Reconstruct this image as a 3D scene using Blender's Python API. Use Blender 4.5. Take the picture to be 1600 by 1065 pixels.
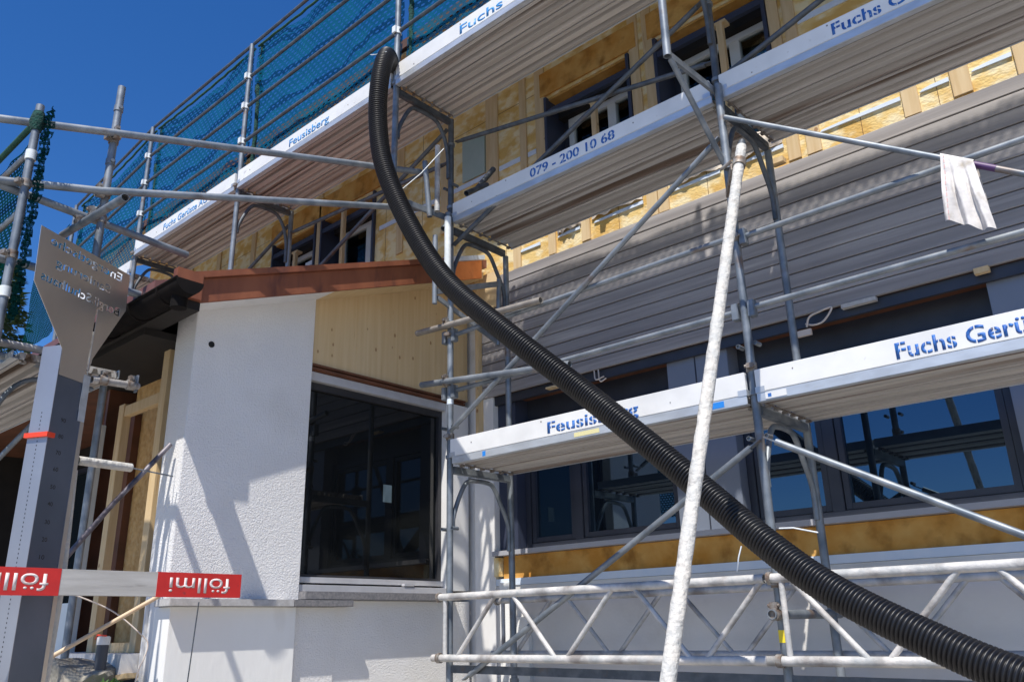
import bpy, bmesh, math, random
from mathutils import Vector, Matrix, noise
random.seed(7)
S = bpy.context.scene
COL = S.collection
for o in list(bpy.data.objects): bpy.data.objects.remove(o)

# ------------------------------------------------------------------ camera
cam_d = bpy.data.cameras.new('camera'); cam = bpy.data.objects.new('camera', cam_d); COL.objects.link(cam)
S.camera = cam
Rr = [[0.742998, -0.233259, -0.627332], [0.668952, 0.228866, 0.707194], [-0.021384, -0.945098, 0.326085]]
right = Vector((Rr[0][0], Rr[1][0], Rr[2][0])); down = Vector((Rr[0][1], Rr[1][1], Rr[2][1])); fwd = Vector((Rr[0][2], Rr[1][2], Rr[2][2]))
m = Matrix.Identity(4)
for i in range(3):
    m[i][0] = right[i]; m[i][1] = -down[i]; m[i][2] = -fwd[i]
m[2][3] = 1.6
cam.matrix_world = m
cam_d.sensor_width = 36; cam_d.lens = 1297.17 / 1600 * 36
cam_d.clip_start = 0.05; cam_d.clip_end = 2000

# ------------------------------------------------------------------ light
SUN = Vector((-0.46, 1.0, -1.93)).normalized()      # direction the light travels
w = bpy.data.worlds.new('World'); S.world = w; w.use_nodes = True
nt = w.node_tree; bg = nt.nodes['Background']
sky = nt.nodes.new('ShaderNodeTexSky'); sky.sky_type = 'NISHITA'; sky.sun_disc = False
sky.sun_elevation = math.asin(-SUN.z)
sky.sun_rotation = math.atan2(-SUN.x, -SUN.y)
sky.air_density = 1.0; sky.dust_density = 0.0; sky.ozone_density = 6.0; sky.altitude = 600
hs = nt.nodes.new('ShaderNodeHueSaturation'); hs.inputs['Saturation'].default_value = 1.24; hs.inputs['Hue'].default_value = .508
nt.links.new(sky.outputs[0], hs.inputs['Color']); nt.links.new(hs.outputs[0], bg.inputs[0]); bg.inputs[1].default_value = 0.12
sd = bpy.data.lights.new('sun', 'SUN'); sd.energy = 4.9; sd.angle = math.radians(0.5); sd.color = (1, .95, .87)
sun = bpy.data.objects.new('sun', sd); COL.objects.link(sun)
sun.rotation_euler = SUN.to_track_quat('-Z', 'Y').to_euler()
S.view_settings.view_transform = 'Standard'; S.view_settings.look = 'None'
S.view_settings.gamma = 1; S.view_settings.exposure = 0.35
S.render.engine = 'CYCLES'

# ------------------------------------------------------------------ materials
def mat(name, c1, c2=None, scale=8, rough=.6, metal=0, bump=0, bscale=None, stretch=(1, 1, 1), c3=None, s3=3, lim=(.35, .65), lim3=(.5, .7), detail=6, spec=None, ior=None, bdist=.01):
    M = bpy.data.materials.new(name); M.use_nodes = True
    n = M.node_tree; b = n.nodes['Principled BSDF']
    b.inputs['Roughness'].default_value = rough; b.inputs['Metallic'].default_value = metal
    if ior: b.inputs['IOR'].default_value = ior
    if spec is not None: b.inputs['Specular IOR Level'].default_value = spec
    if c2 is None and not bump:
        b.inputs['Base Color'].default_value = (*c1, 1); return M
    tc = n.nodes.new('ShaderNodeTexCoord'); mp = n.nodes.new('ShaderNodeMapping'); mp.inputs['Scale'].default_value = stretch
    n.links.new(tc.outputs['Object'], mp.inputs[0])
    if c2 is None: c2 = c1
    def layer(cin, cb, sc, lm, seed):
        t = n.nodes.new('ShaderNodeTexNoise'); t.noise_dimensions = '4D'; t.inputs['W'].default_value = seed
        t.inputs['Scale'].default_value = sc; t.inputs['Detail'].default_value = detail
        n.links.new(mp.outputs[0], t.inputs['Vector'])
        mr = n.nodes.new('ShaderNodeMapRange'); mr.inputs[1].default_value = lm[0]; mr.inputs[2].default_value = lm[1]
        n.links.new(t.outputs[0], mr.inputs[0])
        mx = n.nodes.new('ShaderNodeMix'); mx.data_type = 'RGBA'
        n.links.new(mr.outputs[0], mx.inputs[0])
        if isinstance(cin, tuple): mx.inputs[6].default_value = (*cin, 1)
        else: n.links.new(cin, mx.inputs[6])
        mx.inputs[7].default_value = (*cb, 1)
        return mx.outputs[2], t
    out, t0 = layer(c1, c2, scale, lim, 1.3)
    if c3: out, _ = layer(out, c3, s3, lim3, 7.7)
    n.links.new(out, b.inputs['Base Color'])
    if bump:
        t = n.nodes.new('ShaderNodeTexNoise'); t.inputs['Scale'].default_value = bscale or scale; t.inputs['Detail'].default_value = 4
        n.links.new(mp.outputs[0], t.inputs['Vector'])
        bp = n.nodes.new('ShaderNodeBump'); bp.inputs['Strength'].default_value = bump; bp.inputs['Distance'].default_value = bdist
        n.links.new(t.outputs[0], bp.inputs['Height']); n.links.new(bp.outputs[0], b.inputs['Normal'])
    return M

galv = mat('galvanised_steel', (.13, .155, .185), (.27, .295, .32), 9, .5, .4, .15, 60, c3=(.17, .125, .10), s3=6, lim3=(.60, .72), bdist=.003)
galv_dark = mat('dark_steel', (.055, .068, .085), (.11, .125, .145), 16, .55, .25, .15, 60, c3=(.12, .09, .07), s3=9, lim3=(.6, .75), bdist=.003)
crust = mat('mortar_crusted_steel', (.48, .48, .46), (.60, .57, .52), 16, .8, .1, 1.0, 40, c3=(.40, .38, .35), s3=24, lim3=(.54, .70), lim=(.38, .60), detail=10, bdist=.012)
crust2 = mat('plaster_smeared_steel', (.40, .41, .41), (.64, .61, .58), 12, .7, .2, .5, 40, c3=(.24, .22, .21), s3=6, lim3=(.50, .66), detail=10, bdist=.008)
coup = mat('coupler_steel', (.34, .33, .31), (.16, .11, .08), 30, .6, .5, .3, 60, bdist=.003)
alu = mat('aluminium_edge', (.62, .65, .68), (.50, .52, .54), 20, .42, .5, .1, 60, stretch=(.3, 1, 1), c3=(.38, .33, .27), s3=12, lim3=(.62, .8), bdist=.002)
deckm = mat('deck_underside', (.58, .555, .525), (.38, .36, .34), 5, .55, .2, .25, 30, stretch=(.12, 5, 3), c3=(.17, .12, .09), s3=2.4, lim3=(.54, .66), bdist=.004)
toem = mat('white_toe_board', (.78, .78, .77), (.66, .66, .65), 4, .55, 0, .25, 14, detail=10, c3=(.45, .41, .37), s3=16, lim3=(.66, .76), bdist=.003)
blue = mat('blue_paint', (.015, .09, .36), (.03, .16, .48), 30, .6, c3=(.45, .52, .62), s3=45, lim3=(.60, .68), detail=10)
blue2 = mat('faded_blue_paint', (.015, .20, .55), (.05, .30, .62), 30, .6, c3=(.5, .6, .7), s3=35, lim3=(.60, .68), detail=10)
hosem = mat('black_plastic', (.004, .004, .006), (.007, .007, .009), 10, .42, 0, .1, 60, bdist=.001, spec=.5, c3=(.022, .021, .020), s3=5, lim3=(.58, .85))
stucco = mat('white_render', (.80, .79, .78), (.74, .73, .72), 2, .9, 0, .9, 55, bdist=.008, c3=(.66, .64, .60), s3=1.6, lim3=(.56, .85), detail=8)
def stucco_grain(M):
    n = M.node_tree; bp = [x for x in n.nodes if x.type == 'BUMP'][0]
    v = n.nodes.new('ShaderNodeTexNoise'); v.inputs['Scale'].default_value = 95; v.inputs['Detail'].default_value = 2; v.inputs['Distortion'].default_value = .6
    mp = [x for x in n.nodes if x.type == 'MAPPING'][0]; n.links.new(mp.outputs[0], v.inputs['Vector'])
    n.links.new(v.outputs[0], bp.inputs['Height'])
stucco_grain(stucco)
plinth = mat('plinth_board', (.84, .84, .82), (.80, .79, .76), 2, .85, 0, .3, 25, stretch=(1, 1, .35), c3=(.52, .48, .42), s3=2.2, lim3=(.62, .85), bdist=.006)
greywall = mat('grey_base_coat', (.74, .72, .69), (.66, .64, .61), 2.2, .9, 0, .4, 40, bdist=.004, c3=(.56, .53, .49), s3=3, lim3=(.56, .8), detail=10)
whitepl = mat('white_plaster', (.76, .75, .74), (.70, .69, .67), 4, .8, 0, .2, 40, bdist=.003)
clad = mat('grey_glazed_cladding', (.34, .32, .315), (.22, .205, .205), 5, .7, 0, .5, 14, stretch=(.10, 1, 3.0), c3=(.46, .43, .41), s3=7, lim3=(.55, .75), bdist=.004)
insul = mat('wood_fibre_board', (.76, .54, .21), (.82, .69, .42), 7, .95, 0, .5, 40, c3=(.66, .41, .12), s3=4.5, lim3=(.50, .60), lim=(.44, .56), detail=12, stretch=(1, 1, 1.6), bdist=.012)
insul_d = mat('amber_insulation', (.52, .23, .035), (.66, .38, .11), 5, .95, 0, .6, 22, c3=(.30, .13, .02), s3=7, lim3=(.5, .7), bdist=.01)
batt = mat('pine_batten', (.66, .50, .29), (.58, .41, .21), 10, .75, 0, .2, 20, stretch=(3, 3, .25), c3=(.40, .22, .09), s3=11, lim3=(.66, .76), bdist=.003)
clt = mat('spruce_panel', (.68, .52, .30), (.62, .45, .24), 4, .75, 0, .15, 25, stretch=(1, 8, .35), c3=(.36, .20, .08), s3=9, lim3=(.68, .76), bdist=.002)
osb = mat('osb_panel', (.66, .42, .17), (.48, .27, .09), 22, .8, 0, .3, 30, c3=(.62, .44, .22), s3=30, bdist=.003)
copper = mat('copper_fascia', (.31, .105, .05), (.22, .07, .035), 3, .6, .15, .1, 20, stretch=(1, 3, 1), c3=(.10, .035, .03), s3=2.2, lim3=(.58, .72), bdist=.003)
copper_lit = mat('sunlit_copper', (.75, .27, .09), (.62, .20, .06), 6, .45, .35, .1, 20, c3=(.50, .16, .06), s3=8, bdist=.003)  # same copper as the fascia, with sunlight put into a brighter colour
coptop = mat('copper_flashing', (.22, .09, .075), (.28, .13, .11), 8, .5, .4)
darkframe = mat('near_black_frame', (.018, .019, .024), (.03, .03, .035), 6, .5)
shadegut = mat('shaded_gutter', (.008, .007, .007), (.014, .011, .010), 8, .85, 0, spec=.12)  # near-black base carries the gutter's shade in its colour
anth = mat('anthracite_frame', (.028, .033, .048), (.04, .045, .062), 6, .45, .2)
panelm = mat('grey_blue_panel', (.20, .225, .28), (.17, .195, .245), 2, .5, .2, .05, 10)
panell = mat('light_grey_panel', (.42, .42, .45), (.37, .37, .40), 2, .6, .1)
revealm = mat('dark_blue_reveal', (.035, .045, .075), (.05, .06, .10), 2, .5, .2)
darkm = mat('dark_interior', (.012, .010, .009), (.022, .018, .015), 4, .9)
brownm = mat('brown_timber_board', (.10, .04, .02), (.16, .06, .03), 6, .7)
whitef = mat('white_window_frame', (.72, .75, .74), (.66, .70, .70), 8, .45)
curt = mat('pale_curtain', (.26, .34, .34), (.16, .22, .22), 30, .9, stretch=(6, 1, .2))
stone = mat('granite_sill', (.15, .15, .16), (.24, .23, .23), 60, .7, 0, .2, 60, bdist=.002)
stonel = mat('pale_stone', (.50, .49, .48), (.40, .39, .38), 40, .75, 0, .2, 60, bdist=.002)
silver = mat('anodised_aluminium', (.68, .68, .70), (.60, .60, .62), 10, .35, .4)
tape = mat('pale_plastic_strip', (.62, .70, .80), (.68, .74, .82), 10, .6)
palesheet = mat('pale_green_sheet', (.34, .42, .36), (.40, .46, .40), 5, .6)
redp = mat('red_board_paint', (.62, .025, .02), (.52, .02, .018), 12, .5, c3=(.34, .03, .03), s3=20, lim3=(.66, .75))
boardw = mat('worn_white_board', (.52, .50, .47), (.42, .40, .37), 8, .7, 0, .3, 20, stretch=(3, .4, 3), c3=(.20, .18, .16), s3=9, lim3=(.66, .76), bdist=.003)
letw = mat('white_letter_paint', (.72, .68, .66), (.60, .50, .48), 30, .6)
steelp = mat('brushed_steel', (.72, .64, .56), (.62, .55, .48), 3, .42, .9, .05, 40, stretch=(1, 1, .3), bdist=.001)
steel_shaded = mat('shaded_column_metal', (.16, .18, .23), (.12, .14, .18), 3, .42, .6, .05, 30, c3=(.26, .28, .33), s3=60, lim3=(.72, .78))  # column face turned from the sun: shade and dark reflections put into the colour
steel_lit = mat('sunlit_column_metal', (.40, .40, .43), (.35, .35, .38), 3, .42, .7)  # column flank towards the sun: light and sky sheen put into a paler colour
orange = mat('orange_red_plastic', (.80, .06, .02), None, rough=.4)
black = mat('black_marking', (.01, .01, .01), None, rough=.6)
yellow = mat('yellow_tape', (.85, .66, .03), None, rough=.5)
brightblue = mat('bright_blue_paint', (.02, .22, .66), None, rough=.5)
ragm = mat('grubby_cotton', (.72, .69, .66), (.55, .52, .50), 12, .95, 0, .5, 50, c3=(.44, .39, .32), s3=13, lim3=(.58, .72), bdist=.004)
ragred = mat('faded_red_thread', (.62, .38, .36), None, rough=.9)
rockm = mat('sandstone', (.30, .28, .23), (.20, .18, .15), 6, .9, 0, .6, 15, bdist=.03)
soil = mat('stony_ground', (.42, .39, .35), (.30, .28, .25), 4, .95, 0, .7, 20, bdist=.03)
leafm = mat('green_leaf', (.05, .13, .02), (.09, .19, .03), 8, .6)
needle = mat('dark_needles', (.016, .045, .016), (.045, .085, .025), 2, .7, c3=(.11, .10, .03), s3=1.2, lim3=(.6, .75))
bark = mat('bark', (.08, .055, .04), (.05, .035, .025), 10, .9)
ropem = mat('pale_string', (.60, .52, .46), None, rough=.9)
stickm = mat('pale_ash_wood', (.66, .50, .34), (.58, .42, .27), 10, .6, stretch=(1, .2, 1))
rodm = mat('dark_lacquered_tube', (.06, .045, .055), (.22, .20, .22), 14, .5, .3)
purple = mat('purple_paint', (.08, .03, .12), None, rough=.5)
rooft = mat('roof_tiles', (.12, .06, .045), (.09, .045, .035), 10, .8)
wrap = mat('white_plastic_sleeve', (.78, .80, .80), (.62, .66, .66), 20, .4)

glass = bpy.data.materials.new('tinted_glass'); glass.use_nodes = True
b = glass.node_tree.nodes['Principled BSDF']; b.inputs['Base Color'].default_value = (.006, .010, .016, 1); b.inputs['Roughness'].default_value = .015; b.inputs['IOR'].default_value = 2.2; b.inputs['Specular Tint'].default_value = (.55, .78, 1, 1)
glass2 = bpy.data.materials.new('dark_glass'); glass2.use_nodes = True
b = glass2.node_tree.nodes['Principled BSDF']; b.inputs['Base Color'].default_value = (.010, .011, .011, 1); b.inputs['Roughness'].default_value = .02; b.inputs['IOR'].default_value = 1.55
dimglass = mat('smoked_glass', (.015, .022, .026), None, rough=.12, spec=.15)
clear = bpy.data.materials.new('clear_glass'); clear.use_nodes = True
n = clear.node_tree; n.nodes.remove(n.nodes['Principled BSDF'])
tr = n.nodes.new('ShaderNodeBsdfTransparent'); tr.inputs[0].default_value = (.75, .8, .8, 1); gl = n.nodes.new('ShaderNodeBsdfGlossy'); gl.inputs['Roughness'].default_value = .02
fr = n.nodes.new('ShaderNodeFresnel'); fr.inputs[0].default_value = 1.5; mx = n.nodes.new('ShaderNodeMixShader')
n.links.new(fr.outputs[0], mx.inputs[0]); n.links.new(tr.outputs[0], mx.inputs[1]); n.links.new(gl.outputs[0], mx.inputs[2]); n.links.new(mx.outputs[0], n.nodes['Material Output'].inputs[0])

def netmat(name, col, px, pz, hole, thin):
    M = bpy.data.materials.new(name); M.use_nodes = True; n = M.node_tree
    for x in list(n.nodes):
        if x.type == 'BSDF_PRINCIPLED': n.nodes.remove(x)
    uv = n.nodes.new('ShaderNodeUVMap'); sp = n.nodes.new('ShaderNodeSeparateXYZ'); n.links.new(uv.outputs[0], sp.inputs[0])
    def mth(op, a, b=None, c=None):
        k = n.nodes.new('ShaderNodeMath'); k.operation = op
        for i, v in enumerate((a, b, c)):
            if v is None: continue
            if isinstance(v, (int, float)): k.inputs[i].default_value = v
            else: n.links.new(v, k.inputs[i])
        return k.outputs[0]
    vv = mth('DIVIDE', sp.outputs[1], pz); row = mth('FLOOR', vv)
    uu = mth('ADD', mth('DIVIDE', sp.outputs[0], px), mth('MULTIPLY', row, .5))
    fu = mth('SUBTRACT', mth('FRACT', uu), .5); fv = mth('SUBTRACT', mth('FRACT', vv), .5)
    r = mth('ADD', mth('POWER', mth('MULTIPLY', fu, 1.0), 2), mth('POWER', mth('MULTIPLY', fv, 1.25), 2))
    nz = n.nodes.new('ShaderNodeTexNoise'); nz.inputs['Scale'].default_value = 3.5; nz.inputs['Detail'].default_value = 5; n.links.new(uv.outputs[0], nz.inputs['Vector'])
    hr = mth('MULTIPLY', mth('ADD', nz.outputs[0], .5), hole * hole)
    ishole = mth('LESS_THAN', r, hr)
    # fine threads between the holes
    ft = mth('GREATER_THAN', mth('FRACT', mth('DIVIDE', sp.outputs[1], pz / 3)), .45)
    a = mth('ADD', mth('MULTIPLY', ft, 1 - thin), thin)
    op = mth('MULTIPLY', mth('SUBTRACT', 1, ishole), a)
    df = n.nodes.new('ShaderNodeBsdfDiffuse'); tl = n.nodes.new('ShaderNodeBsdfTranslucent'); tr = n.nodes.new('ShaderNodeBsdfTransparent')
    mc = n.nodes.new('ShaderNodeMix'); mc.data_type = 'RGBA'; mc.inputs[6].default_value = (*col, 1); mc.inputs[7].default_value = (col[0] * .5, col[1] * .55, col[2] * 1.1, 1)
    n.links.new(nz.outputs[0], mc.inputs[0])
    n.links.new(mc.outputs[2], df.inputs[0]); n.links.new(mc.outputs[2], tl.inputs[0])
    m1 = n.nodes.new('ShaderNodeMixShader'); m1.inputs[0].default_value = .35; n.links.new(df.outputs[0], m1.inputs[1]); n.links.new(tl.outputs[0], m1.inputs[2])
    m2 = n.nodes.new('ShaderNodeMixShader'); n.links.new(op, m2.inputs[0]); n.links.new(tr.outputs[0], m2.inputs[1]); n.links.new(m1.outputs[0], m2.inputs[2])
    n.links.new(m2.outputs[0], n.nodes['Material Output'].inputs[0])
    return M
def knots(M):
    n = M.node_tree; b = n.nodes['Principled BSDF']; src = b.inputs['Base Color'].links[0].from_socket
    tc = [x for x in n.nodes if x.type == 'TEX_COORD'][0]; v = n.nodes.new('ShaderNodeTexVoronoi'); v.inputs['Scale'].default_value = 6.5
    mp = n.nodes.new('ShaderNodeMapping'); mp.inputs['Scale'].default_value = (1, 1.5, .8); n.links.new(tc.outputs['Object'], mp.inputs[0]); n.links.new(mp.outputs[0], v.inputs['Vector'])
    mr = n.nodes.new('ShaderNodeMapRange'); mr.inputs[1].default_value = .07; mr.inputs[2].default_value = .11; mr.inputs[3].default_value = .85; mr.inputs[4].default_value = 0; n.links.new(v.outputs['Distance'], mr.inputs[0])
    mx = n.nodes.new('ShaderNodeMix'); mx.data_type = 'RGBA'; n.links.new(mr.outputs[0], mx.inputs[0]); n.links.new(src, mx.inputs[6]); mx.inputs[7].default_value = (.30, .15, .06, 1)
    n.links.new(mx.outputs[2], b.inputs['Base Color'])
knots(clt); knots(batt)
net_teal = netmat('teal_netting', (.010, .15, .21), .075, .045, .27, .66)
net_green = netmat('green_netting', (.003, .045, .030), .045, .03, .25, .85)
netrope = mat('dark_green_rope', (.008, .05, .035), (.02, .10, .06), 30, .9)

# ------------------------------------------------------------------ mesh helpers
class MB:
    def __init__(s): s.v = []; s.f = []; s.sm = []; s.uv = None
    def add(s, vs, fs, smooth=False):
        k = len(s.v); s.v += [tuple(p) for p in vs]; s.f += [tuple(i + k for i in f) for f in fs]; s.sm += [smooth] * len(fs); return s
    def box(s, x0, x1, y0, y1, z0, z1):
        if x0 > x1: x0, x1 = x1, x0
        if y0 > y1: y0, y1 = y1, y0
        if z0 > z1: z0, z1 = z1, z0
        v = [(x, y, z) for z in (z0, z1) for y in (y0, y1) for x in (x0, x1)]
        return s.add(v, [(0, 2, 3, 1), (4, 5, 7, 6), (0, 1, 5, 4), (2, 6, 7, 3), (0, 4, 6, 2), (1, 3, 7, 5)])
    def bar(s, a, b, w, h, up=(0, 0, 1)):
        a = Vector(a); b = Vector(b); d = (b - a).normalized(); up = Vector(up); sx = d.cross(up)
        if sx.length < 1e-4: sx = d.cross(Vector((1, 0, 0)))
        sx.normalize(); sz = sx.cross(d).normalized()
        v = [p + sx * (i * w / 2) + sz * (j * h / 2) for p in (a, b) for j in (-1, 1) for i in (-1, 1)]
        return s.add(v, [(0, 1, 3, 2), (4, 6, 7, 5), (0, 4, 5, 1), (2, 3, 7, 6), (0, 2, 6, 4), (1, 5, 7, 3)])
    def tube(s, pts, r, n=14, hollow=False, r2=None):
        P = [Vector(p) for p in pts]; rings = []; prev = None
        for i, p in enumerate(P):
            d = (P[min(i + 1, len(P) - 1)] - P[max(i - 1, 0)]).normalized()
            if prev is None:
                a = d.orthogonal().normalized()
            else:
                a = (prev - d * prev.dot(d)).normalized()
            prev = a; b_ = d.cross(a)
            rr = r if r2 is None else r + (r2 - r) * i / (len(P) - 1)
            if callable(r): rr = r(i)
            rings.append([p + (a * math.cos(t) + b_ * math.sin(t)) * rr for t in [2 * math.pi * k / n for k in range(n)]])
        vs = [q for rg in rings for q in rg]; fs = []
        for i in range(len(P) - 1):
            for k in range(n):
                k2 = (k + 1) % n; fs.append((i * n + k, i * n + k2, (i + 1) * n + k2, (i + 1) * n + k))
        s.add(vs, fs, True)
        L = len(P) - 1
        if hollow:   # an open pipe end: short inner wall
            for e, idx in ((0, 0), (L, L)):
                d = (P[1] - P[0]).normalized() if e == 0 else (P[L - 1] - P[L]).normalized()
                c = P[idx]; rg = rings[idx]
                inn = [c + (q - c) * .84 for q in rg]; deep = [q + d * .05 for q in inn]
                vs = rg + inn + deep; f = []
                for k in range(n):
                    k2 = (k + 1) % n
                    f.append((k, n + k, n + k2, k2)); f.append((n + k, 2 * n + k, 2 * n + k2, n + k2))
                f.append(tuple(2 * n + k for k in range(n)))
                s.add(vs, f)
        else:
            s.add(rings[0], [tuple(range(n))[::-1]]); s.add(rings[-1], [tuple(range(n))])
        return s
    def prism(s, poly, ax, a, b_):   # polygon in the two other axes, extruded along ax
        def mk(p, t):
            q = list(p); q.insert(ax, t); return tuple(q)
        n = len(poly); v = [mk(p, a) for p in poly] + [mk(p, b_) for p in poly]
        return s.add(v, [tuple(range(n))[::-1], tuple(range(n, 2 * n))] + [(i, (i + 1) % n, n + (i + 1) % n, n + i) for i in range(n)])
    def build(s, name, m_, parent=None, bevel=0):
        me = bpy.data.meshes.new(name); me.from_pydata(s.v, [], s.f); me.materials.append(m_)
        me.polygons.foreach_set('use_smooth', s.sm)
        bm = bmesh.new(); bm.from_mesh(me)
        if not s.uv: bmesh.ops.recalc_face_normals(bm, faces=bm.faces)
        if bevel:
            es = [e for e in bm.edges if e.is_manifold and e.calc_face_angle(0) > .7]
            bmesh.ops.bevel(bm, geom=es, offset=bevel, segments=2, affect='EDGES', clamp_overlap=True)
        bm.to_mesh(me); bm.free()
        if s.uv:
            l = me.uv_layers.new(name='UVMap')
            for lp in me.loops: l.data[lp.index].uv = s.uv[lp.vertex_index]
        o = bpy.data.objects.new(name, me); COL.objects.link(o)
        if parent:
            o.parent = parent; o.matrix_parent_inverse = Matrix.Translation(-parent_loc(parent))
        return o
def parent_loc(p):
    return p.location.copy() if p.type == 'EMPTY' else Vector((0, 0, 0))
def tag(o, label=None, cat=None, group=None, kind=None):
    if label: o['label'] = label
    if cat: o['category'] = cat
    if group: o['group'] = group
    if kind: o['kind'] = kind
    return o
def thing(name, loc, label, cat, group=None):
    o = bpy.data.objects.new(name, None); COL.objects.link(o); o.location = loc; o.empty_display_size = .1
    return tag(o, label, cat, group)
def catmull(pts, n):
    P = [Vector(p) for p in pts]; P = [P[0] * 2 - P[1]] + P + [P[-1] * 2 - P[-2]]; out = []
    for i in range(1, len(P) - 2):
        for k in range(n):
            t = k / n; a, b_, c, d = P[i - 1], P[i], P[i + 1], P[i + 2]
            out.append(.5 * ((2 * b_) + (c - a) * t + (2 * a - 5 * b_ + 4 * c - d) * t * t + (3 * b_ - a - 3 * c + d) * t ** 3))
    out.append(P[-2]); return out
def resample(pts, step):
    out = [pts[0]]; acc = 0
    for a, b_ in zip(pts, pts[1:]):
        L = (b_ - a).length; t = step - acc
        while t <= L:
            out.append(a + (b_ - a) * (t / L)); t += step
        acc = (acc + L) % step if L else acc
        acc = L - (t - step)
    return out

# lettering ---------------------------------------------------------------
def glyph_mesh(s, size=1, offset=0.0):
    c = bpy.data.curves.new('t', 'FONT'); c.body = s; c.size = size; c.offset = offset; c.resolution_u = 4; c.extrude = 0
    o = bpy.data.objects.new('t', c); COL.objects.link(o)
    dg = bpy.context.evaluated_depsgraph_get()
    me = bpy.data.meshes.new_from_object(o.evaluated_get(dg)); bpy.data.objects.remove(o); return me
def lettering(s, name, origin, ax, ay, width, height, m_, parent, offset=.012, stencil=False, thick=.0015):
    """writes s from origin along ax (up = ay); width and height are the real size"""
    me = glyph_mesh(s, 1, offset)
    bm = bmesh.new(); bm.from_mesh(me)
    bmesh.ops.dissolve_degenerate(bm, dist=1e-5, edges=bm.edges)
    if stencil:
        # thin uncut bridges as a stencil leaves them, one near the middle of each round letter
        isl = []; seen = set()
        for f in bm.faces:
            if f in seen: continue
            st = [f]; g = []
            seen.add(f)
            while st:
                q = st.pop(); g.append(q)
                for e in q.edges:
                    for r in e.link_faces:
                        if r not in seen: seen.add(r); st.append(r)
            xs = [v.co.x for q in g for v in q.verts]; ys = [v.co.y for q in g for v in q.verts]
            isl.append((min(xs), max(xs), min(ys), max(ys)))
        for x0, x1, y0, y1 in isl:
            if x1 - x0 < .22 or y1 - y0 < .3: continue
            xc = (x0 + x1) / 2
            for xx in (xc - .022, xc + .022):
                fs = [f for f in bm.faces if x0 - .001 <= f.calc_center_median().x <= x1 + .001]
                g = set(fs); ed = set(e for f in fs for e in f.edges); vs = set(v for f in fs for v in f.verts)
                bmesh.ops.bisect_plane(bm, geom=list(g) + list(ed) + list(vs), plane_co=(xx, 0, 0), plane_no=(1, 0, 0), dist=1e-5)
            kill = [f for f in bm.faces if xc - .022 < f.calc_center_median().x < xc + .022]
            bmesh.ops.delete(bm, geom=kill, context='FACES')
    xs = [v.co.x for v in bm.verts]; ys = [v.co.y for v in bm.verts]
    bm.to_mesh(me); bm.free()
    x0, x1 = min(xs), max(xs); y0, y1 = 0, max(ys)
    ax = Vector(ax).normalized(); ay = Vector(ay).normalized(); az = ax.cross(ay)
    O = Vector(origin)
    for v in me.vertices:
        v.co = O + ax * ((v.co.x - x0) / (x1 - x0) * width) + ay * (v.co.y / y1 * height)
    bm = bmesh.new(); bm.from_mesh(me)
    r = bmesh.ops.extrude_face_region(bm, geom=bm.faces[:])
    bmesh.ops.translate(bm, verts=[v for v in r['geom'] if isinstance(v, bmesh.types.BMVert)], vec=az * thick)
    bmesh.ops.recalc_face_normals(bm, faces=bm.faces)
    me2 = bpy.data.meshes.new(name); bm.to_mesh(me2); bm.free(); me2.materials.append(m_)
    o = bpy.data.objects.new(name, me2); COL.objects.link(o); o.parent = parent
    o.matrix_parent_inverse = Matrix.Translation(-parent_loc(parent))
    return o

YO, YI, Y3, YF = 4.23, 4.89, 3.62, 5.22
FX = [-11.1, -8.95, -6.75, -4.39, -1.96, .54]      # frame positions along the facade
R0 = .0242

# ------------------------------------------------------------------ setting
def ground():
    g = MB(); xs = [-400, -120, -60, -30, -18] + [-14 + .5 * i for i in range(44)] + [12, 20, 40, 90, 250]
    ys = [-250, -90, -40, -20, -10, -5, -3, -2, -1, -.3, .2, .5, .8, 1.1, 1.4, 1.8, 2.2, 2.6, 3, 3.5, 4, 4.5, 5.2, 8, 14, 30, 60, 120, 400]
    def h(x, y):
        t = min(1, max(0, (y - .3) / 1.4)); t = t * t * (3 - 2 * t)
        return t * 1.12 + .05 * noise.noise(Vector((x * 1.3, y * 1.3, 0))) * (1 if abs(x) < 16 and abs(y) < 8 else 0)
    g.add([(x, y, h(x, y)) for y in ys for x in xs], [(j * len(xs) + i, j * len(xs) + i + 1, (j + 1) * len(xs) + i + 1, (j + 1) * len(xs) + i) for j in range(len(ys) - 1) for i in range(len(xs) - 1)], True)
    o = g.build('ground', soil); tag(o, kind='structure')
ground()

# ------------------------------------------------------------------ house
house = thing('house', (-4, 5.3, 1.1), 'house under renovation with grey timber boards, yellow insulation and dark windows behind the scaffold', 'house')
def wall_open(mb, x0, x1, z0, z1, ya, yb, ops):
    xs = sorted(ops)
    cur = x0
    for (a, b_, c, d) in xs:
        mb.box(cur, a, ya, yb, z0, z1)
        if c > z0: mb.box(a, b_, ya, yb, z0, c)
        if d < z1: mb.box(a, b_, ya, yb, d, z1)
        cur = b_
    mb.box(cur, x1, ya, yb, z0, z1)
HX0, HX1 = -12.37, 5.0
UPW = [(-8.75, -7.8), (-7.70, -6.68), (-4.18, -3.22), (-2.97, -1.97), (.9, 1.9)]
mb = MB(); wall_open(mb, HX0, HX1, 4.62, 7.4, 5.27, 5.42, [(a, b_, 5.0, 6.33) for a, b_ in UPW]); mb.build('insulation_wall', insul, house)
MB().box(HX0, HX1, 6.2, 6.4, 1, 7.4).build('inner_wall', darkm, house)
MB().box(HX0, HX0 + .15, 5.421, 9.5, 1, 7.8).build('end_wall', stucco, house)
for x0, x1 in [(-12.0, -10.6), (-10.4, -9.0)] + [(-1e9, 0)]:
    pass
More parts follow.
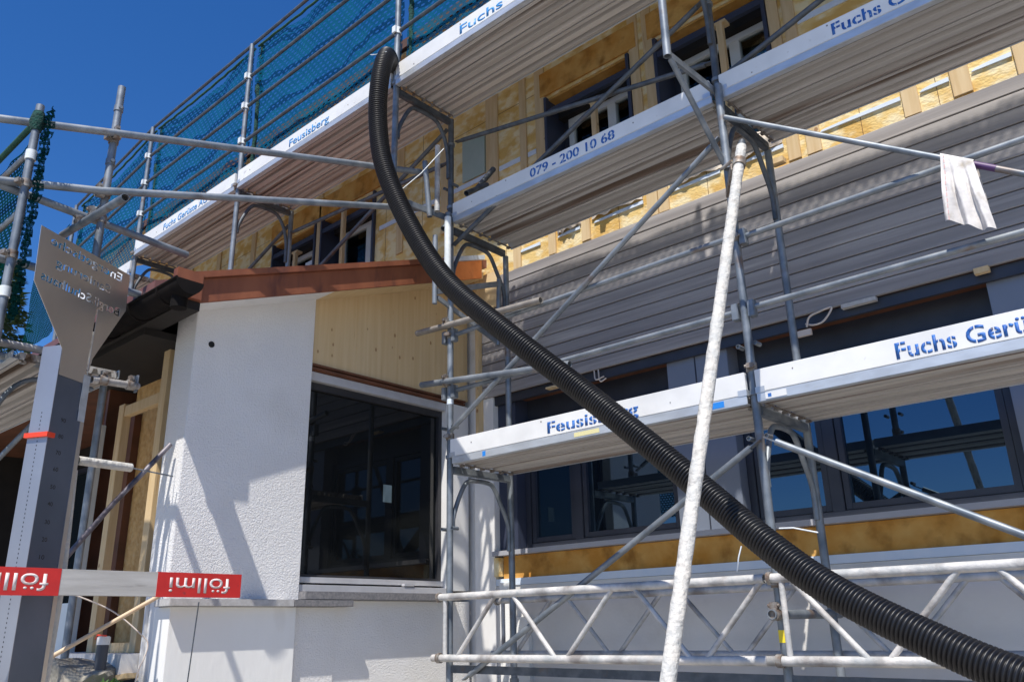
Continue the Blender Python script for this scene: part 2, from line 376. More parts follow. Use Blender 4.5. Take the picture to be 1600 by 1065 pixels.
# lower walls
MB().box(-4.87, HX1, 5.23, 5.5, .6, 1.925).build('base_wall', greywall, house)
MB().box(-5.1, -4.868, 5.215, 5.6, .6, 3.535).build('corner_wall', whitepl, house)
MB().box(-4.87, HX1, 5.222, 5.3, 1.927, 1.98).build('plastic_rail', tape, house)
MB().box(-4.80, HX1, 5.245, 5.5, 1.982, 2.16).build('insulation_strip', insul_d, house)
MB().box(-4.868, -4.81, 5.20, 5.3, 2.0, 2.15).build('lit_strip_end', insul, house)  # left end of the strip, sunlight put into its brighter board colour
s_ = MB().box(-4.868, HX1, 5.17, 5.42, 2.163, 2.168).box(-4.868, HX1, 5.17, 5.173, 2.168, 2.20).box(-4.868, HX1, 5.173, 5.42, 2.18, 2.20); s_.build('window_sill', panell, house)
MB().box(-4.868, HX1, 5.44, 5.52, 3.30, 3.56).build('shutter_box', anth, house)
MB().box(-4.868, HX1, 5.26, 5.44, 3.50, 3.56).build('head_board', brownm, house)
MB().box(-4.868, HX1, 5.235, 5.262, 3.46, 3.535).build('head_trim', anth, house)
for a, b_, mm in [(-4.866, -4.66, revealm), (-3.12, -2.62, panelm), (-.92, -.4, panelm), (1.6, 2.1, panelm)]:
    MB().box(a, b_, 5.275, 5.5, 2.202, 3.50).build('wall_panel', mm, house, .003)
MB().box(-2.885, -2.875, 5.272, 5.28, 2.202, 3.50).build('panel_joint', anth, house)
def low_window(x0, x1, xm, z0=2.202, z1=3.30, y=5.38):
    fr = MB(); t = .055
    fr.box(x0, x0 + t, y, y + .07, z0, z1).box(x1 - t, x1, y, y + .07, z0, z1).box(x0 + t, x1 - t, y, y + .07, z0, z0 + t).box(x0 + t, x1 - t, y, y + .07, z1 - t, z1)
    fr.box(xm - .04, xm + .04, y, y + .07, z0 + t, z1 - t)
    w_ = fr.build('window', anth, house, .003)
    for a, b_ in ((x0 + t, xm - .04), (xm + .04, x1 - t)):
        sh = MB(); u_ = .045; yy = y + .012
        sh.box(a + .004, a + u_, yy, yy + .05, z0 + t + .004, z1 - t - .004).box(b_ - u_, b_ - .004, yy, yy + .05, z0 + t + .004, z1 - t - .004)
        sh.box(a + u_, b_ - u_, yy, yy + .05, z0 + t + .004, z0 + t + u_).box(a + u_, b_ - u_, yy, yy + .05, z1 - t - u_, z1 - t - .004)
        sh.build('sash', anth, w_, .002)
        MB().box(a + u_, b_ - u_, yy + .03, yy + .036, z0 + t + u_, z1 - t - u_).build('pane', glass, w_)
low_window(-4.658, -3.122, -4.10); low_window(-2.618, -.922, -2.02); low_window(-.398, 1.598, .5)
low_window(2.102, 4.0, 3.0)
# grey horizontal cladding: seven boards with dark gaps
mb = MB(); z = 3.535; bh = 1.141 / 11
for k in range(11):
    dy = random.uniform(-.0015, .0015)
    mb.prism([(5.222, z + .003), (5.200 + dy, z + .003), (5.198 + dy, z + .006), (5.200 + dy, z + bh - .008), (5.205 + dy, z + bh - .003), (5.222, z + bh - .003)], 0, -4.98, HX1)
    z += bh
mb.build('cladding', clad, house)
MB().box(-4.98, HX1, 5.224, 5.268, 3.56, 4.66).build('cladding_backing', black, house)
MB().box(-5.02, -4.985, 5.15, 5.27, 3.05, 4.70).build('corner_post', batt, house)
MB().box(-5.01, -4.74, 5.178, 5.192, 4.37, 4.72).build('end_board', clt, house)
# battens
def batten(x0, x1, z0, z1, y0=5.250, m_=batt, name='batten'):
    return MB().box(x0, x1, y0, 5.269, z0, z1).build(name, m_, house, .002)
for x0, x1 in [(-4.62, -4.53), (-4.2, -4.12), (-3.83, -3.74), (-3.16, -3.06), (-3.05, -2.96), (-2.46, -2.37), (-1.96, -1.87), (-1.82, -1.72), (-1.16, -1.06), (-.86, -.75), (-.5, -.4), (.1, .2), (.6, .7)]:
    batten(x0, x1, 4.70 + random.uniform(0, .02), 5.0 if any(a < (x0 + x1) / 2 < b_ for a, b_ in UPW) else 5.4)
for x0, x1 in [(-4.95, -4.79), (-4.5, -4.42), (-3.215, -3.12), (-3.07, -2.975), (-1.965, -1.88), (-1.85, -1.76), (-1.2, -1.1), (-.5, -.4), (-7.795, -7.705), (-6.3, -6.2), (-9.3, -9.2), (-10.2, -10.1), (-11, -10.9), (-5.6, -5.5), (-4.3, -4.185)]:
    batten(x0, x1, 5.402, 6.95)
for x0, x1 in [(-4.6, -4.3), (-3.7, -3.2), (-1.72, -1.17), (-1.05, -.87), (-.74, -.51), (-4.1, -3.85), (-2.95, -2.5), (-2.34, -1.99), (-.38, .08)]:
    MB().prism([(x0, 4.85), (x1, 4.85), (x1, 4.88), (x0 + (x1 - x0) * .4, 4.875), (x0 + .02, 4.865)], 1, 5.256, 5.268).build('plastic_strip', tape, house)
for x0, x1 in [(-1.75, -1.21), (-5.49, -4.96), (-4.78, -4.51), (-4.41, -4.31), (-6.6, -5.65), (-8.0, -7.81), (-10.08, -9.35)]:
    MB().box(x0, x1, 5.258, 5.268, 5.80, 5.85).build('plastic_strip', tape, house)
MB().box(-5.27, -4.96, 5.24, 5.258, 5.86, 6.33).build('pale_sheet', palesheet, house)
MB().box(-2.07, -1.98, 5.19, 5.25, 4.71, 4.75).build('timber_block', batt, house)
for x in (-5.9, -4.72, -3.45, -2.62, -1.44, -.95, -.2, -6.5, -8.4, -9.8):
    MB().box(x, x + .003, 5.2675, 5.2695, 4.7, 5.0 if x > -5.2 else 6.9).build('board_joint', brownm, house)
MB().box(HX0, -7.8, 5.2675, 5.2695, 6.45, 6.453).box(-6.68, -4.2, 5.2675, 5.2695, 6.45, 6.453).build('board_joint', brownm, house)
# torn fleece of insulation bulging out under the middle deck
def fleece(x0, x1, z0, z1):
    g = MB(); n1, n2 = 22, 8; vs = []
    for j in range(n2 + 1):
        for i in range(n1 + 1):
            u_, v_ = i / n1, j / n2
            e = math.sin(math.pi * min(1, max(0, u_))) ** .5 * math.sin(math.pi * (.15 + .8 * v_)) ** .7
            vs.append((x0 + (x1 - x0) * u_, 5.262 - .05 * e - .018 * noise.noise(Vector((u_ * 9, v_ * 5, x0))), z0 + (z1 - z0) * v_ + .03 * noise.noise(Vector((u_ * 5, v_, x0 + 3)))))
    g.add(vs, [(j * (n1 + 1) + i, j * (n1 + 1) + i + 1, (j + 1) * (n1 + 1) + i + 1, (j + 1) * (n1 + 1) + i) for j in range(n2) for i in range(n1)], True)
    return g.build('torn_insulation', mat('pale_fleece', (.62, .52, .42), (.74, .66, .56), 14, .95, 0, .6, 30, bdist=.01), house)
fleece(-4.1, -3.84, 4.88, 5.02); fleece(-3.72, -3.2, 4.89, 5.06); fleece(-2.94, -2.48, 4.89, 5.08); fleece(-2.35, -1.99, 4.89, 5.06)
# upper windows: deep dark boxes with white sashes
for wi, (a, b_) in enumerate(UPW):
    z0, z1 = 5.0, 6.33; y0, y1 = 5.235, 5.60
    bx = MB().box(a + .001, a + .03, y0, y1, z0, z1).box(b_ - .03, b_ - .001, y0, y1, z0, z1).box(a + .03, b_ - .03, y0, y1, z0, z0 + .03)
    w_ = bx.build('window', revealm, house)
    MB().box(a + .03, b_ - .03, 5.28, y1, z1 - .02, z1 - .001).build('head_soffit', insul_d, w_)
    MB().box(a + .03, b_ - .03, y0 + .01, y0 + .05, z1 - .20, z1 - .14).build('head_rail', revealm, w_)
    MB().box(a + .03, b_ - .03, 5.42, 5.58, 6.17, 6.305).build('shutter_case', darkm, w_)
    f0 = a + .10
    t = .06; y = 5.48; f1 = b_ - .031; zt = 6.165; xm = (f0 + f1) / 2 + .08
    fr = MB().box(f0, f0 + t, y, y + .07, z0 + .03, zt).box(f1 - t, f1, y, y + .07, z0 + .03, zt).box(f0 + t, f1 - t, y, y + .07, zt - t, zt).box(xm - .045, xm + .045, y, y + .07, z0 + .03, zt - t).box(f0 + t, f1 - t, y, y + .07, z0 + .03, z0 + .09)
    fr.build('frame', whitef, w_, .003)
    MB().box(a + .03, f0, y + .02, y + .05, z0 + .03, zt).build('side_infill', anth, w_)
    MB().box(f0 + t, f1 - t, y + .03, y + .036, z0 + .09, zt - t).build('pane', clear, w_)
    cv = MB(); n1 = 90; vs = []
    for i in range(n1 + 1):
        x = f0 + t + (f1 - f0 - 2 * t) * i / n1; yy = 5.66 + .02 * math.sin(i * .75) + .008 * math.sin(i * 1.9)
        vs += [(x, yy, z0 + .05), (x, yy, zt)]
    cv.add(vs, [(2 * i, 2 * i + 2, 2 * i + 3, 2 * i + 1) for i in range(n1)], True); cv.build('curtain', curt, w_)
for x, z1 in ((-3.60, 5.98), (-2.35, 6.08), (-7.2, 6.28), (-8.15, 6.0)):
    MB().box(x, x + .05, 5.17, 5.21, 4.93, z1).box(x - .03, x + .08, 5.17, 5.25, z1, z1 + .025).build('window_prop', batt, house)
# orange board showing above the window heads
for a, b_ in UPW[:4]:
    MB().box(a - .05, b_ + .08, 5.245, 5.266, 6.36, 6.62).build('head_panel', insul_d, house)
# roof: eaves end just inside the top deck
rf = MB(); rf.prism([(4.30, 6.88), (4.30, 6.98), (10.0, 9.9), (10.0, 9.75)], 0, HX0 - .4, HX1 + .4); rf.build('roof', rooft, house)
rf = MB(); rf.prism([(4.34, 6.872), (5.3, 7.35), (5.3, 7.33), (4.34, 6.85)], 0, HX0 - .3, HX1 + .3); rf.build('eaves_soffit', clt, house)
# ground-floor front left of the annex
mb = MB(); wall_open(mb, HX0, -5.105, 1.0, 4.62, 5.25, 5.42, [(-11.6, -9.6, 1.6, 3.4), (-9.3, -7.0, 1.6, 3.4)]); mb.build('side_front_wall', greywall, house)
for a, b_ in ((-11.6, -9.6), (-9.3, -7.0)):
    f_ = MB().box(a, a + .07, 5.3, 5.38, 1.6, 3.4).box(b_ - .07, b_, 5.3, 5.38, 1.6, 3.4).box(a + .07, b_ - .07, 5.3, 5.38, 1.6, 1.67).box(a + .07, b_ - .07, 5.3, 5.38, 3.33, 3.4).build('window', anth, house)
    MB().box(a + .07, b_ - .07, 5.34, 5.345, 1.67, 3.33).build('pane', glass, f_)
# loose cables and wedges under the cladding
def cable(pts, r, m_, name, parent): return MB().tube(catmull(pts, 8), r, 8).build(name, m_, parent)
cable([(-1.99, 5.2, 3.47), (-1.93, 5.17, 3.44), (-1.86, 5.17, 3.45), (-1.80, 5.18, 3.53), (-1.88, 5.17, 3.52), (-1.95, 5.17, 3.50), (-1.98, 5.18, 3.44)], .007, ropem, 'loose_cable', house)
MB().box(-2.06, -1.95, 5.16, 5.185, 3.38, 3.42).build('cable_tag', ropem, house)
cable([(-3.74, 5.2, 3.53), (-3.70, 5.16, 3.44), (-3.62, 5.16, 3.45)], .006, ropem, 'loose_cable', house)
cable([(-3.70, 5.2, 3.53), (-3.66, 5.16, 3.42), (-3.60, 5.16, 3.43)], .006, ropem, 'loose_cable', house)
MB().box(-4.20, -4.05, 5.14, 5.2, 3.46, 3.475).build('timber_wedge', batt, house)
MB().box(-.95, -.87, 5.17, 5.21, 3.50, 3.535).build('timber_wedge', batt, house)
MB().box(-1.74, -1.52, 5.18, 5.22, 3.505, 3.532).build('timber_wedge', stonel, house)
for a, b_, c, d in ((-4.66, -4.5, 1.2, 1.68), (-4.80, -4.7, 1.2, 1.95)):
    MB().box(a, b_, 5.19, 5.228, c, d).build('foam_panel', plinth, house)

# ------------------------------------------------------------------ extension (annex)
ext = thing('house_extension', (-5.8, 4, 1.1), 'white rendered lean-to extension with copper edged roof and large dark window left of the scaffold', 'extension')
XA = -5.142
def rz(y): return 3.69 + .372 * (y - 2.5)      # underside of the roof edge
MB().prism([(2.55, 1.813), (3.5, 1.813), (3.5, rz(3.5) + .02), (2.55, rz(2.55) + .02)], 0, XA, XA - .28).build('rendered_wall', stucco, ext, .004)
MB().prism([(3.503, 3.55), (5.2, 3.55), (5.2, rz(5.2) + .02), (3.503, rz(3.503) + .02)], 0, XA - .03, XA - .2).build('timber_panel', clt, ext)
for y in (3.93, 4.36, 4.80):
    MB().box(XA - .0305, XA - .0285, y, y + .004, 3.56, rz(y)).build('panel_seam', clt, ext)
MB().box(XA - .045, XA - .2, 3.503, 5.16, 3.495, 3.548).build('lintel_strip', brownm, ext)
MB().box(XA - .012, XA - .045, 3.503, 5.16, 3.53, 3.545).box(XA - .02, XA - .045, 3.503, 5.16, 3.505, 3.518).build('lintel_batten', brownm, ext)
MB().box(XA - .05, XA - .14, 3.503, 4.945, 3.425, 3.493).build('blind_rail', silver, ext, .003)
MB().box(XA - .02, XA - .25, 4.95, 5.198, 1.9, 3.493).build('pier', whitepl, ext)
MB().box(XA - .06, XA - .17, 3.503, 4.948, 1.935, 1.975).build('sill_profile', silver, ext, .004)
fr = MB().box(XA - .10, XA - .17, 3.503, 3.54, 1.93, 3.44).box(XA - .10, XA - .17, 4.91, 4.948, 1.93, 3.44).box(XA - .10, XA - .17, 3.54, 4.91, 1.977, 1.995).box(XA - .10, XA - .17, 3.54, 4.91, 3.37, 3.44)
wn = fr.build('window', darkframe, ext)
MB().box(XA - .13, XA - .136, 3.54, 4.91, 1.975, 3.37).build('pane', glass2, wn)
MB().box(XA - .1285, XA - .1295, 4.33, 4.42, 2.58, 2.72).build('sticker', curt, wn)
MB().box(XA - .02, XA - .17, 3.503, 4.948, 1.872, 1.92).build('sill_rail', silver, wn, .003)
MB().box(XA - .015, XA - .05, 4.48, 4.58, 1.927, 1.945).build('sill_clip', silver, wn)
MB().box(-5.06, XA - .25, 3.50, 5.0, 1.815, 1.870).build('stone_sill', stone, ext, .004)
MB().box(-5.04, XA - .1, 2.52, 3.40, 1.768, 1.812).build('ledge', stonel, ext, .003)
MB().box(-5.04, XA - .1, 3.402, 3.90, 1.768, 1.812).build('ledge', stone, ext, .003)
MB().box(-5.105, -5.3, 2.56, 3.46, 1.0, 1.766).build('plinth', plinth, ext, .002)
MB().box(-5.150, -5.3, 3.462, 3.82, 1.0, 1.766).build('plinth', stucco, ext)
MB().box(-5.160, -5.3, 3.822, 5.20, 1.0, 1.813).build('plinth', stucco, ext)
MB().box(XA - .28, XA - .30, 2.56, 3.4, 1.0, 3.6).build('inner_face', whitepl, ext)
MB().box(-5.3, -5.42, 2.58, 3.3, 1.0, 1.86).build('corner_plinth', whitepl, ext)
MB().tube([(XA + .004, 2.67, 3.49), (XA - .05, 2.67, 3.49)], .022, 16, True).build('vent_hole', black, ext)
# roof
def slope_box(x0, x1, y0, y1, dz0, dz1, name, m_, par, sl=.372, bev=0):
    return MB().prism([(y0, rz(y0) + dz0), (y1, rz(y1) + dz0), (y1, rz(y1) + dz1), (y0, rz(y0) + dz1)], 0, x0, x1).build(name, m_, par, bev)
slope_box(-4.906, XA + .0, 2.44, 3.50, -.004, .06, 'added_soffit', stucco, ext)  # overhang and its soffit added so the roof edge shades the side wall
slope_box(-4.906, XA - .03, 3.503, 5.15, -.004, .06, 'added_soffit', clt, ext)
fa = slope_box(-4.88, -4.905, 2.42, 4.60, -.005, .165, 'fascia', copper, ext, bev=.002)
slope_box(-4.877, -4.905, 4.605, 5.10, -.005, .175, 'fascia', copper_lit, ext, bev=.002)
slope_box(-4.855, -4.97, 2.36, 4.60, .167, .215, 'flashing', copper, ext, bev=.003)
slope_box(-4.855, -4.97, 4.603, 5.12, .177, .222, 'flashing', tape, ext)
slope_box(-4.91, -7.0, 2.13, 5.20, .10, .185, 'roof', coptop, ext)
slope_box(-5.16, -7.0, 2.40, 5.2, .0, .098, 'roof_boards', darkm, ext)
MB().box(-4.85, -4.91, 2.24, 2.42, 3.66, 3.85).build('verge_cap', copper, ext, .003)
# half-round gutter with hangers
def gutter():
    g = MB(); n_ = 12; y0, z0, r = 2.21, 3.665, .088; x0, x1 = -4.60, -7.0; vs = []
    for x in (x0, x1):
        for rr in (r, r - .006):
            for k in range(n_ + 1):
                t = math.pi + math.pi * k / n_; vs.append((x, y0 + rr * math.cos(t), z0 + rr * math.sin(t)))
    q = n_ + 1; fs = []
    for k in range(n_):
        fs += [(k, k + 1, 2 * q + k + 1, 2 * q + k), (q + k, q + k + 1, 3 * q + k + 1, 3 * q + k), (k, k + 1, q + k + 1, q + k)]
    g.add(vs, fs, True)
    cap = [(y0 + r * math.cos(math.pi + math.pi * k / n_), z0 + r * math.sin(math.pi + math.pi * k / n_)) for k in range(n_ + 1)]
    g.prism(cap, 0, x0 - .001, x0 + .004); g.prism(cap, 0, x1 - .001, x1 - .004)
    g.tube([(x0, y0 - r, z0), (x1, y0 - r, z0)], .009, 8)
    o = g.build('gutter', shadegut, ext)
    for x in (-4.85, -5.25, -5.75, -6.25, -6.75):
        pts = [(x, y0 + (r + .006) * math.cos(math.pi + math.pi * k / 8), z0 + (r + .006) * math.sin(math.pi + math.pi * k / 8)) for k in range(9)]
        MB().tube(pts, .008, 6).build('hanger', shadegut, o)
    dp = MB().tube([(x0 - .12, y0, z0 - .07), (x0 - .12, y0, z0 - .15)], .05, 16); dp.build('outlet', shadegut, o)
gutter()
MB().box(-4.885, -7.0, 2.29, 2.43, 3.60, 3.74).build('eaves_board', darkm, ext)
# porch timberwork
for a, b_ in ((-5.60, -5.69), (-6.25, -6.34)):
    MB().box(a, b_, 2.6, 2.66, 1.5, 3.6 if a > -6 else 3.27).build('stud', batt, ext, .002)
MB().box(-5.692, -6.248, 2.605, 2.655, 3.17, 3.25).build('header', batt, ext, .002)
MB().box(-5.55, -6.75, 2.90, 2.92, 1.5, 3.55).build('board_panel', osb, ext)
MB().box(-6.60, -6.75, 2.84, 2.897, 1.56, 3.3).build('dark_board', brownm, ext)
MB().box(-5.692, -6.248, 2.62, 2.86, 1.5, 1.56).build('threshold', batt, ext)
MB().box(-5.45, -6.9, 2.45, 3.0, 1.36, 1.498).build('step', greywall, ext)
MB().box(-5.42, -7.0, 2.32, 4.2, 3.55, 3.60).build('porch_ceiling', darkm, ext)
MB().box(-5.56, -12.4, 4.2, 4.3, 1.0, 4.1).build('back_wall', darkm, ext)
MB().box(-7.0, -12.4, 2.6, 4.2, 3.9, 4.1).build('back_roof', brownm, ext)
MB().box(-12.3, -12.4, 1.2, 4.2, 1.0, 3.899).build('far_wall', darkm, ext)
for xa in (-8.9, -10.6):
    k_ = MB().box(xa, xa + .06, 4.12, 4.19, 1.4, 3.6).box(xa - 1.44, xa - 1.38, 4.12, 4.19, 1.4, 3.6).box(xa - 1.38, xa, 4.12, 4.19, 3.54, 3.6).box(xa - 1.38, xa, 4.12, 4.19, 1.4, 1.46).build('glazed_door', anth, ext)
    MB().box(xa - 1.38, xa, 4.15, 4.156, 1.46, 3.54).build('pane', dimglass, k_)
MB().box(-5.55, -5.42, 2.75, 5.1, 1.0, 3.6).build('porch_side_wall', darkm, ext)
MB().box(-6.93, -6.97, 2.75, 3.5, 1.3, 3.6).build('back_panel', brownm, ext)
f_ = MB().box(-6.83, -6.90, 2.66, 2.72, 1.4, 3.22).box(-6.90, -7.3, 2.66, 2.70, 1.4, 1.85).build('door_frame', whitef, ext, .003)

# ------------------------------------------------------------------ facade scaffold
scaf = thing('facade_scaffold', (-2, 4.5, 1.1), 'galvanised tube scaffold standing in front of the house facade, carrying three levels of decks', 'scaffold')
def T(name, pts, r=R0, m_=galv, par=scaf, hollow=False, n=14): return MB().tube(pts, r, n, hollow).build(name, m_, par)
def coupler(p, ax, par=scaf, r=.031, m_=coup):
    p = Vector(p); ax = Vector(ax).normalized(); o = ax.orthogonal().normalized()
    side = Vector((.3, -1, 0)) if abs(ax.z) > .5 else Vector((0, -.5, 1)); side = (side - ax * side.dot(ax)).normalized()
    g = MB().tube([p - ax * .024, p + ax * .024], r, 14)
    g.bar(p + side * (r - .004), p + side * (r + .028), .04, .026, ax)
    g.tube([p + side * (r + .012) - side.cross(ax) * .03, p + side * (r + .012) + side.cross(ax) * .032], .009, 8)
    return g.build('coupler', m_, par)
def arch(x, ya, yb, zt, par=scaf, drop=(.42, .55), m_=galv):
    pts = [(x, ya + .03, zt - drop[0]), (x, ya + .035, zt - drop[0] + .08), (x, ya + .09, zt - .2), (x, ya + .16, zt - .085), (x, ya + .24, zt - .055), (x, ya + .40, zt - .055), (x, ya + .47, zt - .09), (x, ya + .54, zt - .2), (x, yb - .035, zt - .36), (x, yb - .03, zt - drop[1])]
    return MB().tube(catmull(pts, 5), .017, 12).build('arch_tube', m_, par)
def frame(x, z, ya, yb, post=True, zb=None):
    """transom and arch of one frame under the deck at height z"""
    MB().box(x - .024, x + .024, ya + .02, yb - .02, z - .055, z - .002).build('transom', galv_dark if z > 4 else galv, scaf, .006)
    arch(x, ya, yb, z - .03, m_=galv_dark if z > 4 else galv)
for i, x in ((3, -4.39), (4, -1.96), (5, .54)):
    T('upright', [(x, YO, 1.15), (x, YO, 2.86)], m_=galv)
    T('upright', [(x, YO, 2.86), (x, YO, 4.80)], m_=galv)
    T('upright', [(x, YI, 1.15), (x, YI, 2.70)], m_=galv)
    T('upright', [(x, YI, 2.70), (x, YI, 4.64)], m_=galv)
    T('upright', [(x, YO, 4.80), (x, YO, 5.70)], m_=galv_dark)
    T('upright', [(x, Y3, 4.70), (x, Y3, 5.70)], m_=galv, hollow=True)
    T('upright', [(x, Y3, 5.70), (x, Y3, 7.62)], m_=galv)
    MB().tube([(x, YO, 1.15), (x, YO, 1.25)], .034).box(x - .09, x + .09, YO - .09, YO + .09, 1.12, 1.145).build('base_jack', galv, scaf)
    MB().tube([(x, YI, 1.15), (x, YI, 1.25)], .034).box(x - .09, x + .09, YI - .09, YI + .09, 1.12, 1.145).build('base_jack', galv, scaf)
    frame(x, 2.735, YO, YI); frame(x, 4.69, YO, YI); frame(x, 5.70, Y3, YO)
    # bracket that carries the top deck outwards
    MB().bar((x, Y3 + .02, 4.72), (x, YO - .02, 4.755), .02, .05).build('bracket_arm', galv, scaf, .003)
    T('bracket_strut', [(x, Y3 + .03, 4.70), (x + .01, YO - .05, 4.22)], .017)
    T('bracket_post', [(x + .03, YO - .06, 4.78), (x + .03, YO - .06, 4.18)], R0, galv, hollow=True)
    for z in (2.95, 3.75, 4.76): coupler((x, YO, z), (0, 0, 1))
    for z in (2.80, 4.86, 5.45, 5.74): MB().tube([(x, YO if z < 5.5 else Y3, z - .012), (x, YO if z < 5.5 else Y3, z + .012)], .033).build('collar', galv, scaf)
for i, x in ((0, -11.1), (1, -8.95), (2, -6.75)):
    zz = 5.70 if i else 5.45
    T('upright', [(x, Y3, 4.15), (x, Y3, zz)]); T('upright', [(x, Y3, zz), (x, Y3, zz + 1.72)])
    T('upright', [(x, YO, 4.45 if i == 2 else 1.2), (x, YO, zz)], m_=galv)
    if i < 2: T('upright', [(x, Y3, 1.2), (x, Y3, 4.15)])
    frame(x, zz, Y3, YO)
    coupler((x, Y3, zz + .04), (0, 0, 1))
for x in FX[1:]:
    for z in (6.25, 6.66, 7.02): MB().tube([(x, Y3, z - .03), (x, Y3, z + .03)], .031).box(x - .02, x + .02, Y3 - .045, Y3 - .02, z - .03, z + .03).build('rail_socket', wrap, scaf)
# guard rails of the two lower levels
for a, b_ in ((-4.36, -1.99), (-1.93, .51)):
    T('guard_rail', [(a, YO, 3.745), (b_, YO, 3.765)], .0175); T('guard_rail', [(a, YO, 3.30), (b_, YO, 3.295)], .0175)
T('handrail_tube', [(-4.72, 4.18, 3.84), (-3.43, 4.18, 3.76)], R0, mat('weathered_tube', (.25, .22, .19), (.36, .33, .29), 12, .6, .4), hollow=True)
T('handrail_tube', [(-4.66, 4.18, 3.40), (-3.20, 4.18, 3.24)], R0, galv, hollow=True)
coupler((-4.39, 4.19, 3.83), (1, 0, 0)); coupler((-4.39, 4.19, 3.37), (1, 0, 0))
for x in (-4.39, -1.96):
    for z in (3.75, 3.30):
        MB().box(x + .03, x + .07, YO - .03, YO + .02, z - .06, z + .04).build('wedge_socket', galv, scaf, .004)
        MB().box(x - .07, x - .03, YO - .03, YO + .02, z - .06, z + .04).build('wedge_socket', galv, scaf, .004)
for x in (-4.39, -1.96):      # little hollow lugs on the uprights
    for z in (2.28, 3.02, 5.05) if x < -3 else (2.55, 3.08):
        T('lug', [(x - .052, YO - .03, z), (x - .052, YO + .03, z)], .013, galv, hollow=True, n=10); T('lug', [(x + .052, YO - .03, z), (x + .052, YO + .03, z)], .013, galv, hollow=True, n=10)
# diagonal braces
def brace(a, b_, name='diagonal_brace', m_=galv, r=.0185):
    a = Vector(a); b_ = Vector(b_); d = (b_ - a).normalized()
    g = MB().tube([a + d * .05, b_ - d * .05], r, 12); g.bar(a - d * .02, a + d * .09, .038, .008, (0, 0, 1)); g.bar(b_ - d * .09, b_ + d * .02, .038, .008, (0, 0, 1))
    return g.build(name, m_, scaf)
brace((-4.34, 4.195, 2.99), (-1.99, 4.195, 4.42)); brace((-4.20, 4.195, 1.29), (-1.96, 4.195, 2.52)); brace((-1.90, 4.195, 2.53), (.50, 4.195, 1.22))
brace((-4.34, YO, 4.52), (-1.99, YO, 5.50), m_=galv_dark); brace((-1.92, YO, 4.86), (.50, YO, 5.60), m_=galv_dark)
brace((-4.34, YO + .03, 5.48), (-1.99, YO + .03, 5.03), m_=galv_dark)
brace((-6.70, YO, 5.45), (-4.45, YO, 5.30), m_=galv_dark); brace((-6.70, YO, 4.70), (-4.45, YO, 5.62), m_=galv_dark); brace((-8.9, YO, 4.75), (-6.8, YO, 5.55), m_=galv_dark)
sp = T('sloping_rail', [(-1.90, 4.15, 4.52), (-1.0, 4.15, 3.905), (.35, 4.15, 2.98)], .016)
T('rail_paint_band', [(-.672, 4.15, 3.680), (-.575, 4.15, 3.614)], .0168, purple, sp)
# hanging bracket frame at the left frame
g = MB().tube([(-4.39, 4.06, 3.97), (-4.39, 4.06, 4.55)], .02).bar((-4.39, 4.06, 4.07), (-4.39, 4.83, 4.37), .02, .045).tube([(-4.39, 4.80, 4.40), (-4.39, 4.77, 3.80)], .02).bar((-4.39, 4.09, 4.03), (-4.39, 4.76, 3.83), .02, .035)
g.build('console_bracket', galv, scaf)
T('sleeve', [(-4.33, 4.14, 4.72), (-4.33, 4.14, 4.18)], .027, wrap)
T('spigot', [(-4.37, 3.98, 4.68), (-4.38, 3.93, 5.16)], .022, galv, hollow=True); T('spigot', [(-4.36, 4.05, 4.75), (-4.36, 4.05, 5.35)], .022, crust2, hollow=True)
T('wall_tie', [(-4.36, 4.12, 4.62), (-4.36, 4.72, 5.42)], .024, galv_dark, hollow=True); T('wall_tie', [(-4.28, 4.3, 4.98), (-4.28, 4.55, 5.16)], .024, galv_dark, hollow=True)
T('short_tube', [(-1.96, 4.12, 1.635), (-1.96, 5.0, 1.635)], R0, galv, hollow=True); coupler((-1.96, 4.16, 1.635), (0, 1, 0)); coupler((-1.96, 4.22, 1.79), (0, 0, 1))
MB().tube([(-1.96, YO, 1.50), (-1.96, YO, 1.56)], .0255).build('tape_band', yellow, scaf)
MB().tube([(-4.39, YO, 3.20), (-4.39, YO, 3.24)], .0255).build('tape_band', tape, scaf)
MB().bar((-4.36, 4.23, 1.345), (.5, 4.23, 1.30), .02, .05).build('foot_bar', galv_dark, scaf)
# top guard rails behind which the net hangs
for a, b_ in zip(FX[:-1], FX[1:]):
    dz = -.25 if a < -11 else 0
    for z in (6.25, 6.66, 7.02, 7.42): T('guard_rail', [(a + .03, Y3 + .005, z + dz), (b_ - .03, Y3 + .005, z)], .0165, galv_dark)

